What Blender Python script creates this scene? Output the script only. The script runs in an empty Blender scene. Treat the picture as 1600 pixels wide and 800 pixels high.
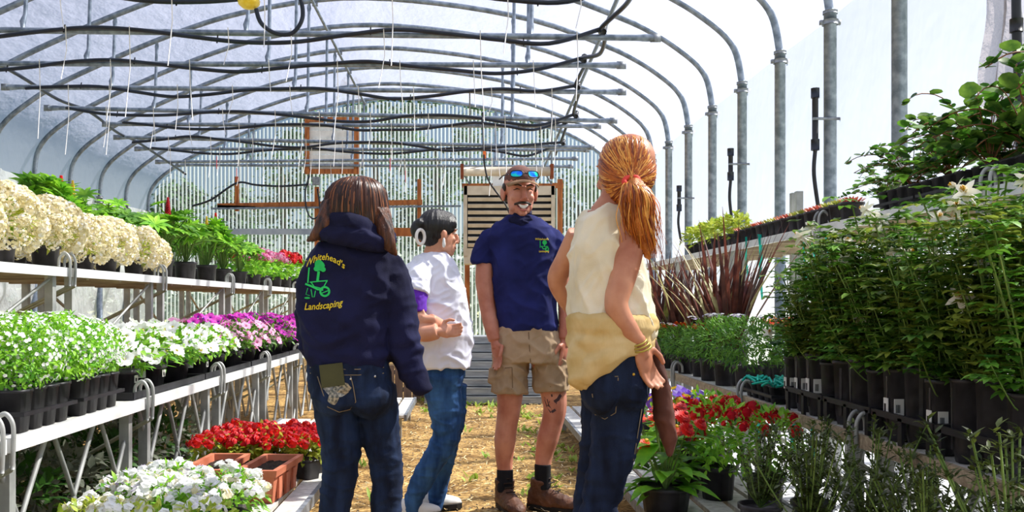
import bpy, bmesh, math, random
from math import sin, cos, pi, radians, sqrt, atan2
from mathutils import Vector, Matrix, noise
from mathutils.bvhtree import BVHTree
R = random.Random(7)
SC = bpy.context.scene
COL = SC.collection
# ------------------------------------------------------------------ camera, sky, sun, exposure
F, VX, VY, ZC = 1450.0, 730.0, 475.0, 1.10          # focal length (px of a 1600 wide frame), vanishing point, eye height
def P(x, y, Y):                                       # pixel + real distance -> point in the place
    return Vector(((x - VX) * Y / F, Y, ZC - (y - VY) * Y / F))
cd = bpy.data.cameras.new('camera'); cam = bpy.data.objects.new('camera', cd); COL.objects.link(cam)
cam.location = (0, 0, ZC); cam.rotation_euler = (pi / 2, 0, 0)
cd.sensor_width = 36; cd.lens = F / 1600 * 36; cd.clip_end = 300; cd.clip_start = .05
cd.shift_x = (800 - VX) / 1600; cd.shift_y = (VY - 400) / 1600
SC.camera = cam
w = bpy.data.worlds.new('sky'); SC.world = w; w.use_nodes = True
nt = w.node_tree; bg = nt.nodes['Background']
sky = nt.nodes.new('ShaderNodeTexSky'); sky.sky_type = 'NISHITA'; sky.sun_disc = False
sky.sun_elevation = radians(46); sky.sun_rotation = radians(69); sky.air_density = 1.0; sky.dust_density = .6; sky.ozone_density = 1.5
nt.links.new(sky.outputs['Color'], bg.inputs['Color']); bg.inputs['Strength'].default_value = .075
sl = bpy.data.lights.new('sun', 'SUN'); sl.energy = 13.0; sl.angle = radians(1.2); sl.color = (1.0, .94, .84)
sun = bpy.data.objects.new('sun', sl); COL.objects.link(sun)
sun.rotation_euler = Vector((-.62, -.24, -.74)).to_track_quat('-Z', 'Y').to_euler()
vs = SC.view_settings; SC.display_settings.display_device = 'sRGB'
vs.view_transform = 'Standard'; vs.look = 'None'; vs.gamma = 1; vs.use_curve_mapping = False; vs.exposure = .02
# ------------------------------------------------------------------ materials
def lin(h):
    h = h.lstrip('#'); c = [int(h[i:i + 2], 16) / 255 for i in (0, 2, 4)]
    return tuple(((v / 12.92) if v <= .04045 else ((v + .055) / 1.055) ** 2.4) for v in c)
MATS = {}
def mat(name, c1, c2=None, rough=.6, metal=0, scale=8, bump=0, bscale=60, transl=0, spec=.4, stretch=None, rnd=0, contrast=(.35, .65), bstretch=None, coord='Object'):
    if name in MATS: return MATS[name]
    m = bpy.data.materials.new(name); m.use_nodes = True; MATS[name] = m
    t = m.node_tree; n = t.nodes; b = n['Principled BSDF']; L = t.links.new
    b.inputs['Roughness'].default_value = rough; b.inputs['Metallic'].default_value = metal
    b.inputs['Specular IOR Level'].default_value = spec
    c1 = lin(c1); c2 = lin(c2) if c2 else None
    tc = n.new('ShaderNodeTexCoord')
    def mapped(st):
        if st is None: return tc.outputs[coord]
        mp = n.new('ShaderNodeMapping'); mp.inputs['Scale'].default_value = st; L(tc.outputs[coord], mp.inputs['Vector']); return mp.outputs['Vector']
    col = None
    if c2:
        no = n.new('ShaderNodeTexNoise'); no.inputs['Scale'].default_value = scale; no.inputs['Detail'].default_value = 4
        L(mapped(stretch), no.inputs['Vector'])
        cr = n.new('ShaderNodeValToRGB'); cr.color_ramp.elements[0].position = contrast[0]; cr.color_ramp.elements[1].position = contrast[1]
        cr.color_ramp.elements[0].color = (*c1, 1); cr.color_ramp.elements[1].color = (*c2, 1)
        L(no.outputs['Fac'], cr.inputs['Fac']); col = cr.outputs['Color']
    if rnd:
        oi = n.new('ShaderNodeObjectInfo'); hs = n.new('ShaderNodeHueSaturation')
        if col: L(col, hs.inputs['Color'])
        else: hs.inputs['Color'].default_value = (*c1, 1)
        mr = n.new('ShaderNodeMapRange'); mr.inputs['To Min'].default_value = 1 - rnd; mr.inputs['To Max'].default_value = 1 + rnd
        L(oi.outputs['Random'], mr.inputs['Value']); L(mr.outputs['Result'], hs.inputs['Value']); col = hs.outputs['Color']
    if col: L(col, b.inputs['Base Color'])
    else: b.inputs['Base Color'].default_value = (*c1, 1)
    if bump:
        nb = n.new('ShaderNodeTexNoise'); nb.inputs['Scale'].default_value = bscale; nb.inputs['Detail'].default_value = 3
        L(mapped(bstretch), nb.inputs['Vector'])
        bp = n.new('ShaderNodeBump'); bp.inputs['Strength'].default_value = bump; bp.inputs['Distance'].default_value = .02
        L(nb.outputs['Fac'], bp.inputs['Height']); L(bp.outputs['Normal'], b.inputs['Normal'])
    if transl:
        tr = n.new('ShaderNodeBsdfTranslucent'); mx = n.new('ShaderNodeMixShader'); mx.inputs['Fac'].default_value = transl
        if col: L(col, tr.inputs['Color'])
        else: tr.inputs['Color'].default_value = (*c1, 1)
        L(b.outputs['BSDF'], mx.inputs[1]); L(tr.outputs['BSDF'], mx.inputs[2])
        L(mx.outputs['Shader'], n['Material Output'].inputs['Surface'])
    return m
def film(name, tint, transp, transl, bumps, noise_scale=1.2, stretch=(1, 1, 1)):      # sheet plastic: part clear, part milky
    m = bpy.data.materials.new(name); m.use_nodes = True; MATS[name] = m
    t = m.node_tree; n = t.nodes; L = t.links.new; n.remove(n['Principled BSDF'])
    tc = n.new('ShaderNodeTexCoord'); mp = n.new('ShaderNodeMapping'); mp.inputs['Scale'].default_value = stretch
    L(tc.outputs['Object'], mp.inputs['Vector'])
    no = n.new('ShaderNodeTexNoise'); no.inputs['Scale'].default_value = noise_scale; no.inputs['Detail'].default_value = 5; no.inputs['Roughness'].default_value = .6
    L(mp.outputs['Vector'], no.inputs['Vector'])
    bp = n.new('ShaderNodeBump'); bp.inputs['Strength'].default_value = bumps; bp.inputs['Distance'].default_value = .15
    L(no.outputs['Fac'], bp.inputs['Height'])
    d = n.new('ShaderNodeBsdfDiffuse'); tl = n.new('ShaderNodeBsdfTranslucent'); tp = n.new('ShaderNodeBsdfTransparent'); gl = n.new('ShaderNodeBsdfGlossy')
    gl.inputs['Roughness'].default_value = .25
    for q in (d, tl): q.inputs['Color'].default_value = (*tint, 1)
    tp.inputs['Color'].default_value = (.92, .95, 1, 1)
    for q in (d, tl, gl): L(bp.outputs['Normal'], q.inputs['Normal'])
    def mix(f, a, b_):
        x = n.new('ShaderNodeMixShader'); x.inputs['Fac'].default_value = f; L(a, x.inputs[1]); L(b_, x.inputs[2]); return x.outputs['Shader']
    s = mix(transl, d.outputs['BSDF'], tl.outputs['BSDF'])
    s = mix(.04, s, gl.outputs['BSDF'])
    s = mix(transp, s, tp.outputs['BSDF'])
    L(s, n['Material Output'].inputs['Surface'])
    return m
# ------------------------------------------------------------------ object helpers
def tag(o, label=None, cat=None, group=None, kind=None):
    if label: o['label'] = label
    if cat: o['category'] = cat
    if group: o['group'] = group
    if kind: o['kind'] = kind
    return o
def link(name, me, material=None, parent=None, loc=None):
    o = bpy.data.objects.new(name, me)
    COL.objects.link(o)
    if me is not None and material is not None and not me.materials: me.materials.append(material)
    if parent is not None: o.parent = parent
    if loc is not None: o.location = loc
    return o
def empty(name, loc=(0, 0, 0), rz=0, label=None, cat=None, group=None, kind=None):
    o = bpy.data.objects.new(name, None); COL.objects.link(o); o.location = loc; o.rotation_euler = (0, 0, rz); o.empty_display_size = .05
    return tag(o, label, cat, group, kind)
def copy_tree(o, parent=None):
    c = o.copy(); COL.objects.link(c); c.parent = parent
    for ch in list(o.children): copy_tree(ch, c)
    return c
def frame_of(d, up=Vector((0, 0, 1))):
    d = d.normalized()
    if abs(d.dot(up)) > .95: up = Vector((0, 1, 0))
    u = d.cross(up).normalized(); return u, u.cross(d).normalized()
class MB:
    def __init__(s): s.v = []; s.f = []; s.m = []
    def add(s, vs_, fs, mi=0):
        o = len(s.v); s.v += [tuple(q) for q in vs_]; s.f += [tuple(i + o for i in q) for q in fs]; s.m += [mi] * len(fs); return s
    def box(s, c, sz, rz=0, mi=0, M=None):
        c = Vector(c); x, y, z = [q / 2 for q in sz]; vs_ = []
        rot = M if M is not None else Matrix.Rotation(rz, 3, 'Z')
        for a in (-x, x):
            for b in (-y, y):
                for d in (-z, z): vs_.append(c + rot @ Vector((a, b, d)))
        return s.add(vs_, [(0, 1, 3, 2), (4, 6, 7, 5), (0, 4, 5, 1), (2, 3, 7, 6), (0, 2, 6, 4), (1, 5, 7, 3)], mi)
    def bar(s, p0, p1, w_, h_, up=Vector((0, 0, 1)), mi=0):
        p0 = Vector(p0); p1 = Vector(p1); d = p1 - p0; u, v = frame_of(d, up); M = Matrix((u, d.normalized(), v)).transposed()
        return s.box((p0 + p1) / 2, (w_, d.length, h_), M=M, mi=mi)
    def tube(s, pts, r, n=8, caps=True, closed=False, mi=0, flat=None):
        pts = [Vector(p) for p in pts]; N = len(pts); rs = r if isinstance(r, (list, tuple)) else [r] * N
        vs_ = []; fs = []; u = None
        for i, p in enumerate(pts):
            a = pts[(i - 1) % N] if (i > 0 or closed) else p; b = pts[(i + 1) % N] if (i < N - 1 or closed) else p
            d = (b - a)
            d = d.normalized() if d.length > 1e-9 else Vector((0, 0, 1))
            if u is None: u, v = frame_of(d)
            else:
                u = (u - d * u.dot(d)); u = u.normalized() if u.length > 1e-6 else frame_of(d)[0]; v = u.cross(d)
            fl = flat[i] if flat else 1
            for k in range(n):
                t = 2 * pi * k / n; vs_.append(p + u * (cos(t) * rs[i] * (1 / fl if flat else 1)) + v * (sin(t) * rs[i] * fl))
        for i in range(N - 1 + (1 if closed else 0)):
            j = (i + 1) % N
            for k in range(n):
                l = (k + 1) % n; fs.append((i * n + k, i * n + l, j * n + l, j * n + k))
        if caps and not closed:
            fs.append(tuple(range(n))); fs.append(tuple((N - 1) * n + k for k in reversed(range(n))))
        return s.add(vs_, fs, mi)
    def lathe(s, prof, n=14, c=(0, 0, 0), mi=0, cap=True, sq=0):           # prof: (r, z); sq>0 makes rounded squares
        c = Vector(c); vs_ = []; fs = []
        for r, z in prof:
            for k in range(n):
                t = 2 * pi * (k + .5) / n; q = 1
                if sq: q = 1 / (abs(cos(t)) ** sq + abs(sin(t)) ** sq) ** (1 / sq)
                vs_.append(c + Vector((r * q * cos(t), r * q * sin(t), z)))
        for i in range(len(prof) - 1):
            for k in range(n):
                l = (k + 1) % n; fs.append((i * n + k, i * n + l, (i + 1) * n + l, (i + 1) * n + k))
        if cap: fs.append(tuple(reversed(range(n)))); fs.append(tuple((len(prof) - 1) * n + k for k in range(n)))
        return s.add(vs_, fs, mi)
    def ell(s, c, r, M=None, n=12, m=8, mi=0):
        c = Vector(c); M = M or Matrix.Identity(3); vs_ = [c + M @ Vector((0, 0, -r[2]))]; fs = []
        for i in range(1, m):
            ph = -pi / 2 + pi * i / m
            for k in range(n):
                t = 2 * pi * k / n; vs_.append(c + M @ Vector((r[0] * cos(ph) * cos(t), r[1] * cos(ph) * sin(t), r[2] * sin(ph))))
        vs_.append(c + M @ Vector((0, 0, r[2]))); T = len(vs_) - 1
        for k in range(n):
            l = (k + 1) % n; fs.append((0, 1 + l, 1 + k)); fs.append((T, T - n + k, T - n + l))
            for i in range(m - 2): a = 1 + i * n; fs.append((a + k, a + l, a + n + l, a + n + k))
        return s.add(vs_, fs, mi)
    def leaf(s, p, d, nrm, L, W, fold=.25, droop=.2, mi=0, seg=3):             # folded leaf blade along d
        d = Vector(d).normalized(); nrm = Vector(nrm); sd = d.cross(nrm)
        sd = sd.normalized() if sd.length > 1e-5 else frame_of(d)[0]
        nrm = sd.cross(d); p = Vector(p); vs_ = [p]; fs = []
        for i in range(1, seg + 1):
            t = i / (seg + 1); wd = W * .5 * sin(pi * t ** .8) ; c = p + d * (L * t) - nrm * (droop * L * t * t)
            vs_ += [c + sd * wd + nrm * (fold * wd), c, c - sd * wd + nrm * (fold * wd)]
        vs_.append(p + d * L - nrm * (droop * L)); T = len(vs_) - 1
        fs += [(0, 2, 1), (0, 3, 2)]
        for i in range(seg - 1):
            a = 1 + 3 * i; fs += [(a, a + 1, a + 4, a + 3), (a + 1, a + 2, a + 5, a + 4)]
        a = 1 + 3 * (seg - 1); fs += [(a, a + 1, T), (a + 1, a + 2, T)]
        return s.add(vs_, fs, mi)
    def mesh(s, name, mats=None, smooth=True):
        me = bpy.data.meshes.new(name); me.from_pydata(s.v, [], s.f); me.update()
        for q in (mats or []): me.materials.append(q)
        if s.m and max(s.m) > 0: me.polygons.foreach_set('material_index', s.m)
        if smooth: me.polygons.foreach_set('use_smooth', [True] * len(me.polygons))
        return me
    def build(s, name, material, parent=None, smooth=True, loc=None, sharp=None):
        me = s.mesh(name, material if isinstance(material, (list, tuple)) else [material], smooth)
        if sharp: me.set_sharp_from_angle(angle=radians(sharp))
        return link(name, me, None, parent, loc)
def bez(pts, n=8):                                                        # Catmull-Rom through points
    pts = [Vector(p) for p in pts]; out = []
    for i in range(len(pts) - 1):
        a = pts[max(i - 1, 0)]; b = pts[i]; c = pts[i + 1]; d = pts[min(i + 2, len(pts) - 1)]
        for k in range(n):
            t = k / n
            out.append(.5 * ((2 * b) + (c - a) * t + (2 * a - 5 * b + 4 * c - d) * t * t + (3 * b - a - 3 * c + d) * t ** 3))
    out.append(pts[-1]); return out
ORD = ['nearest', 'second', 'third', 'fourth', 'fifth', 'sixth', 'seventh', 'eighth', 'ninth', 'tenth', 'eleventh', 'twelfth', 'thirteenth', 'fourteenth', 'fifteenth', 'sixteenth']
# ------------------------------------------------------------------ material library
galv = mat('galvanised', '#66727f', '#929dab', rough=.42, metal=.5, scale=14)
galv_d = mat('galvanised_dull', '#6c7178', '#959aa0', rough=.5, metal=.35, scale=20)
alu = mat('aluminium_white', '#d9dad8', '#efefee', rough=.35, metal=.15, scale=6)
black_pl = mat('black_plastic', '#17181c', '#26272c', rough=.42, scale=10)
hose_m = mat('hose_black', '#0d1420', '#1a2434', rough=.35, scale=5)
white_pl = mat('white_plastic', '#e9e9e6', rough=.4)
string_m = mat('string_white', '#f0ece8', rough=.6)
wood = mat('wood_orange', '#8a4a22', '#b87038', rough=.7, scale=3, stretch=(6, 6, 1), bump=.15)
wood_g = mat('wood_grey', '#7b8085', '#a9adb0', rough=.8, scale=4, stretch=(1, 12, 12), bump=.2)
wood_t = mat('wood_tan', '#9a7c55', '#c8a778', rough=.75, scale=4, stretch=(12, 1, 12), bump=.2)
beige = mat('beige_enamel', '#b9ab95', '#cfc3ae', rough=.45, scale=5)
dark = mat('dark_gap', '#17191f', rough=.7)
teal = mat('teal_plastic', '#12b7a0', '#1fd0b8', rough=.5, scale=12, transl=.2)
soil = mat('soil', '#1d140e', '#3a2a1c', rough=.95, scale=60, bump=.8, bscale=120)
pot_m = mat('pot_black', '#262427', '#3a373b', rough=.45, scale=20)
label_m = mat('label_white', '#e8e6e0', rough=.6)
# ------------------------------------------------------------------ the greenhouse shell
XR, XL, YB, YF = 2.98, -6.40, 18.75, -4.6
K0, DK = 6.40, 1.22
ARCH = [(XL, 1.85), (-6.36, 2.22), (-6.2, 2.48), (-5.9, 2.72), (-5.6, 2.91), (-5.0, 3.2), (-4.0, 3.62), (-3.0, 3.93), (-1.7, 4.12),
        (-.4, 4.05), (.9, 3.82), (1.86, 3.48), (2.28, 3.28), (2.56, 3.10), (2.80, 2.90), (2.92, 2.70), (XR, 2.38)]
ARCH = [(x, z + ZC) for x, z in ARCH]
def arch_z(x):
    for (a, za), (b, zb) in zip(ARCH, ARCH[1:]):
        if a <= x <= b: return za + (zb - za) * (x - a) / max(b - a, 1e-6)
    return ARCH[0][1]
film_w = film('film_clear_white', (.68, .72, .93), .54, .72, .6, 1.3, (1, .5, .35))
film_l = film('film_old', (.88, .90, .95), .30, .55, 1.0, 2.4, (1, 1.2, .5))
poly = film('polycarbonate', (.86, .95, 1.0), .62, .55, .0)
def poly_stripes(m):                                                       # reflection stripes of the corrugation put in as milky crests, clearer valleys
    t = m.node_tree; n = t.nodes; L = t.links.new; tc = n.new('ShaderNodeTexCoord'); sp = n.new('ShaderNodeSeparateXYZ'); L(tc.outputs['Object'], sp.inputs[0])
    a = n.new('ShaderNodeMath'); a.operation = 'MULTIPLY'; a.inputs[1].default_value = 2 * pi / .078; L(sp.outputs['X'], a.inputs[0])
    b = n.new('ShaderNodeMath'); b.operation = 'SINE'; L(a.outputs[0], b.inputs[0])
    mr = n.new('ShaderNodeMapRange'); mr.inputs['From Min'].default_value = -.3; mr.inputs['From Max'].default_value = .5; mr.inputs['To Min'].default_value = .94; mr.inputs['To Max'].default_value = .30; L(b.outputs[0], mr.inputs['Value'])
    last = n['Material Output'].inputs['Surface'].links[0].from_node; L(mr.outputs['Result'], last.inputs['Fac'])
poly_stripes(poly)
def sheet(name, prof, y0, y1, ny, m, amp, lab):
    mb = MB(); n = len(prof)
    for j in range(ny + 1):
        y = y0 + (y1 - y0) * j / ny
        for i, (x, z) in enumerate(prof):
            q = noise.noise(Vector((x * 1.3, y * .7, z * 1.3))) * amp + abs(noise.noise(Vector((x * 2 + 9, y * 2.1, z * .6)))) * amp
            if amp > .1: q += .10 * (max(0, 1 - 3 * abs(noise.noise(Vector((y * 1.4 + z * .8, z * 1.1, x)))))) ** 2
            mb.v.append((x + q * (.8 if abs(x) > 2.5 else .2), y, z + q * .5 * (abs(x) < 2.5)))
    for j in range(ny):
        for i in range(n - 1): mb.f.append((j * n + i, j * n + i + 1, (j + 1) * n + i + 1, (j + 1) * n + i)); mb.m.append(0)
    o = mb.build(name, m); return tag(o, lab, 'greenhouse film', kind='structure')
def densify(pr, s=.25):
    out = []
    for a, b in zip(pr, pr[1:]):
        L_ = math.dist(a, b); k = max(1, int(L_ / s))
        out += [(a[0] + (b[0] - a[0]) * t / k, a[1] + (b[1] - a[1]) * t / k) for t in range(k)]
    return out + [pr[-1]]
OFF = .06
right_prof = [(XR + OFF, 0.0)] + [(x + OFF, z + .03) for x, z in ARCH[-1:]]
roof_prof = [(x + OFF * (1 if x > 0 else -1) * .6, z + OFF) for x, z in ARCH]
roof_prof[0] = (XL - OFF, ARCH[0][1]); roof_prof[-1] = (XR + OFF, ARCH[-1][1] + .03)
left_prof = [(XL - OFF, 0.0), (XL - OFF, ARCH[0][1])]
sheet('wall_right', densify(right_prof), YF, YB, 60, film_w, .03, 'bright white plastic film side wall behind the right benches')
sheet('wall_left', densify(left_prof, .1), YF, YB, 180, film_l, .12, 'wrinkled grey white plastic film side wall on the left')
sheet('ceiling', densify(roof_prof, .3), YF, YB, 60, film_w, .03, 'translucent white plastic film roof over the arched ribs')
# floor
def ground_mat():
    m = mat('gravel_straw', '#8c6a38', '#dcb878', rough=.95, scale=3.5, bump=.6, bscale=70, contrast=(.32, .62))
    t = m.node_tree; n = t.nodes; L = t.links.new; b = n['Principled BSDF']
    old = b.inputs['Base Color'].links[0].from_socket
    no = n.new('ShaderNodeTexNoise'); no.inputs['Scale'].default_value = 38; no.inputs['Detail'].default_value = 5
    tc = n.new('ShaderNodeTexCoord'); L(tc.outputs['Object'], no.inputs['Vector'])
    cr = n.new('ShaderNodeValToRGB'); cr.color_ramp.elements[0].position = .38; cr.color_ramp.elements[1].position = .62
    cr.color_ramp.elements[0].color = (.22, .16, .09, 1); cr.color_ramp.elements[1].color = (1.0, .93, .78, 1)
    L(no.outputs['Fac'], cr.inputs['Fac'])
    mx = n.new('ShaderNodeMix'); mx.data_type = 'RGBA'; mx.blend_type = 'MULTIPLY'; mx.inputs[0].default_value = .85
    L(old, mx.inputs[6]); L(cr.outputs['Color'], mx.inputs[7]); L(mx.outputs[2], b.inputs['Base Color'])
    return m
gm = ground_mat()
mb = MB(); nx, ny = 60, 120
for j in range(ny + 1):
    for i in range(nx + 1):
        x = -6.45 + 9.5 * i / nx; y = YF + (YB - YF) * j / ny
        mb.v.append((x, y, .012 * noise.noise(Vector((x * 2, y * 2, 0))) - .008))
for j in range(ny):
    for i in range(nx): a = j * (nx + 1) + i; mb.f.append((a, a + 1, a + nx + 2, a + nx + 1)); mb.m.append(0)
tag(mb.build('floor', gm), 'dry gravel and straw path running down the greenhouse', 'floor', kind='structure')
grass_out = mat('lawn_outside', '#7f8a5a', '#b5b58c', rough=.95, scale=.8)
mb = MB(); mb.add([(-120, -60, -.06), (120, -60, -.06), (120, 160, -.06), (-120, 160, -.06)], [(0, 1, 2, 3)])
tag(mb.build('floor_outside', grass_out), 'pale open ground outside the greenhouse', 'ground', kind='structure')
mb = MB(); nx, ny = 14, 90
for j in range(ny + 1):
    for i in range(nx + 1):
        x = 1.56 + 1.42 * i / nx + (.03 * noise.noise(Vector((j * .4, 3, 0))) if i == 0 else 0); y = 1.0 + 12.5 * j / ny
        mb.v.append((x, y, .012 + .02 * abs(noise.noise(Vector((x * 5, y * 4, 1)))) + (.12 * max(0, (x - 2.85) / .13))))
for j in range(ny):
    for i in range(nx): a = j * (nx + 1) + i; mb.f.append((a, a + 1, a + nx + 2, a + nx + 1)); mb.m.append(0)
tag(mb.build('ground_sheet', mat('sheet_white', '#dfe2ea', '#f6f7fb', rough=.6, scale=4, bump=.4, bscale=8)), 'white plastic sheet laid on the ground under the right benches', 'plastic sheet')
# straw and pebbles on the path, uncountable
mb = MB(); rr = random.Random(3)
for i in range(5200):
    y = 2.2 + 9.0 * rr.random() ** 1.2; x = rr.uniform(-.95, .95); a = rr.uniform(0, pi); L_ = rr.uniform(.008, .035)
    d = Vector((cos(a), sin(a), rr.uniform(-.05, .2))) * L_; p = Vector((x, y, .012)); s_ = Vector((-sin(a), cos(a), 0)) * rr.uniform(.0015, .004)
    mb.add([p - d - s_, p - d + s_, p + d + s_, p + d - s_], [(0, 1, 2, 3)], rr.randrange(3))
for i in range(2600):
    y = 2.2 + 9.0 * rr.random() ** 1.2; x = rr.uniform(-.95, .95); r = rr.uniform(.004, .012)
    p = Vector((x, y, .004)); rot = rr.uniform(0, 3)
    mb.add([p + Vector((cos(rot + k * 1.57) * r, sin(rot + k * 1.57) * r, 0)) for k in range(4)] + [p + Vector((0, 0, r * .8))], [(0, 1, 4), (1, 2, 4), (2, 3, 4), (3, 0, 4)], 3 + rr.randrange(2))
tag(mb.build('straw_litter', [mat('straw_a', '#d8b878', rough=.9), mat('straw_b', '#a88850', rough=.9), mat('straw_c', '#efd9a8', rough=.9), mat('peb_a', '#9c8a70', rough=.9), mat('peb_b', '#5c4c38', rough=.9)], smooth=False),
    'scattered straw and pebbles over the dirt path', 'litter', kind='stuff')
mb = MB()
for i in range(150):
    sidep = rr.random()
    if sidep < .45: x, y = rr.uniform(-.55, .6), rr.uniform(9.3, 11.0)
    elif sidep < .75: x, y = rr.uniform(.45, .8), rr.uniform(5.4, 9.5)
    else: x, y = rr.uniform(-.7, .7), rr.uniform(5.0, 10)
    for k in range(rr.randrange(4, 9)):
        a = rr.uniform(0, 2 * pi); d = Vector((cos(a), sin(a), rr.uniform(.6, 1.8))); mb.leaf((x + rr.uniform(-.03, .03), y + rr.uniform(-.03, .03), -.002), d, (0, 0, 1), rr.uniform(.03, .1), rr.uniform(.012, .03), seg=2)
tag(mb.build('ground_weeds', mat('weed', '#86a83a', '#b9cf5c', rough=.6, scale=5, transl=.3)), 'little green weeds sprouting along the dirt path', 'weeds', kind='stuff')
# ribs
def rib(k):
    Y = K0 + DK * k; far = 11 - k
    e = empty('greenhouse_rib', (0, Y, 0), 0, 'galvanised steel arch rib, %s one counting from the far end wall' % (['first'] + ORD[1:])[min(10 - k, 15)], 'arch rib', 'arched ribs of the greenhouse')
    pr = bez([(x, 0, z) for x, z in ARCH], 4)
    MB().tube(pr, .036, 8).build('arch', galv, e)
    for x, zt in ((XR, ARCH[-1][1]), (XL, ARCH[0][1])):
        MB().tube([(x, 0, -.02), (x, 0, zt + .02)], .052, 10).build('post', galv, e)
        mb = MB().tube([(x, 0, zt - .09), (x, 0, zt - .05)], .066, 10); mb.box((x - .07, 0, zt - .07), (.03, .03, .035)); mb.box((x + .07, 0, zt - .07), (.03, .03, .035))
        mb.tube([(x, 0, zt + .0), (x, 0, zt + .025)], .06, 10)
        mb.build('clamp', galv_d, e)
for k in range(-4, 11):
    if k != -1: rib(k)
# longitudinal purlin under the ridge
e = empty('ridge_purlin', (-2.05, 0, 0), 0, 'long steel purlin running under the ridge of the roof', 'purlin')
zt = arch_z(-2.05) - .06
MB().tube([(0, YF + .2, zt), (0, YB - .1, zt)], .022, 8).build('pipe', galv, e)
for k in range(-4, 11):
    if k != -1: MB().box((0, K0 + DK * k, zt + .03), (.07, .05, .05)).build('bracket', galv_d, e)
# crossbars with hangers, hoses, drip strings
BARZ = ZC + 2.56
LE = [-6.0, -5.95, -5.62, -5.56, -5.6, -5.3, -5.6, -5.7, -5.75, -5.75]
RE = [1.9, 1.76, 1.64, 1.85, 1.94, 1.9, 1.97, 2.05, 2.0, 2.05]
DZ = [0, 0, .02, .03, -.02, .07, .03, .12, .12, .2]
HOSE = []
for i, k in enumerate(range(1, 11)):
    Y = K0 + DK * k; z = BARZ + DZ[i] - (.0 if i else .02); tilt = [.0, -.09, -.02, -.06, -.17, -.03, -.16, -.02, .06, -.03][i]
    nm = (['first'] + ORD[1:])[9 - i]
    e = empty('crossbar', (0, Y - .07, z), 0, 'horizontal grey crossbar hung below the ribs, %s from the far end wall' % nm, 'crossbar', 'crossbars hung below the ribs')
    a, b = LE[i], RE[i]; zz = lambda x: tilt * (x - a) / (b - a) - tilt / 2 + (abs(tilt) * .0)
    MB().tube([(a, 0, zz(a)), (a + .06, 0, zz(a)), (a + .16, 0, zz(a)), (b - .16, 0, zz(b)), (b - .06, 0, zz(b)), (b, 0, zz(b))], [.032, .036, .029, .029, .036, .032], 10, flat=[1, 1, 1, 1, 1, 1]).build('tube', galv, e)
    for x in (a, b):
        sgn = 1 if x > 0 else -1
        MB().box((x + sgn * .02, 0, zz(x)), (.10, .018, .08)).build('flattened_end', galv_d, e)
    for hx in (-4.3 + .1 * (i % 3), -2.15 + .06 * (i % 2), .55 + .05 * (i % 3)):
        top = arch_z(hx) - z
        MB().tube([(hx, 0, zz(hx) + .0), (hx, 0, zz(hx) + .08), (hx + .01, .03, zz(hx) + .16), (hx + .02, .06, top - .13), (hx + .02, .07, top - .07), (hx + .02, .07, top)], [.014, .03, .02, .02, .03, .016], 8).build('hanger_rod', galv, e)
    # hose clipped along the bar
    h = empty('irrigation_hose', (0, Y - .125, z), 0, 'black irrigation hose sagging along the crossbar %s from the far end wall' % nm, 'hose', 'irrigation hoses along the crossbars')
    rr = random.Random(40 + i); pts = []; n = 15
    xa = a + .25 if i > 2 else a; xb = [1.3, 1.25, 1.22, 1.3, 1.42, 1.4, 1.5, 1.5, 1.45, 1.4][i]
    ph = rr.uniform(0, 6)
    for q in range(n + 1):
        x = xa + (xb - xa) * q / n
        pts.append((x, 0, zz(x) - .02 + .085 * sin(ph + q * 1.05) * (.4 + .6 * rr.random()) - .02))
    pts[-1] = (xb, 0, zz(xb) + .06)
    if i < 8:
        bz = bez(pts, 6); MB().tube(bz, .021, 8).build('hose', hose_m, h)
        HOSE.append((Vector((xb, Y - .125, z + zz(xb) + .06)), Vector((xa, Y - .125, z + pts[0][2]))))
        for q in range(5):
            p = bz[int(len(bz) * (.1 + .2 * q))]; MB().tube([(p.x, -.0, p.z - .03), (p.x, .03, p.z + .05)], .007, 5).build('cable_tie', black_pl, h)
    nd = 9
    for q in range(nd):
        x = xa + (xb - xa) * (q + .3 + .5 * rr.random()) / nd; L_ = rr.choice([.3, .45, .6, .8, .5])
        z0 = zz(x) - .02; sw = rr.uniform(-.05, .05)
        MB().tube([(x, -.02, z0 + .05), (x + .01, -.022, z0 - L_ * .4), (x + sw, -.02, z0 - L_)], .0042, 4).build('drip_line', string_m, h)
        if q % 4 == 1 and i in (7, 8): MB().box((x + sw, -.02, z0 - L_ * .5), (.012, .008, .22)).build('pink_flag', mat('flag_pink', '#ff6a78', rough=.6), h)
# header hose joining right ends
e = empty('header_hose', (0, 0, 0), 0, 'black looping header hose linking the right ends of the crossbar hoses', 'hose')
pts = []
for q, (r_, l_) in enumerate(HOSE):
    pts.append(r_ + Vector((.0, 0, 0))); pts.append(r_ + Vector((.09, .3, .02))); pts.append(r_ + Vector((.10, .75, -.03 if q % 2 else .05)))
MB().tube(bez(pts, 6), .022, 8).build('hose', hose_m, e)
for r_, l_ in HOSE[::1]: MB().tube([r_ + Vector((.03, .02, -.02)), r_ + Vector((.05, .12, .05))], .034, 8).build('tee_fitting', black_pl, e)
e = empty('steel_cable_pipe', (0, 0, 0), 0, 'thin grey longitudinal pipe above the right ends of the crossbars', 'pipe')
MB().tube([(1.33, 5, BARZ + .28), (1.55, YB - .2, BARZ + .2)], .022, 8).build('pipe', galv, e)
e = empty('header_hose', (0, 0, 0), 0, 'black header hose linking the left ends of the crossbar hoses', 'hose')
pts = [P(-40, 80, 9.6), P(30, 118, 11.0), P(90, 155, 12.3), P(140, 175, 13.2), P(185, 208, 14.6), P(220, 225, 15.7), P(290, 272, 18.2)]
MB().tube(bez(pts, 6), .022, 8).build('hose', hose_m, e)
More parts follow.
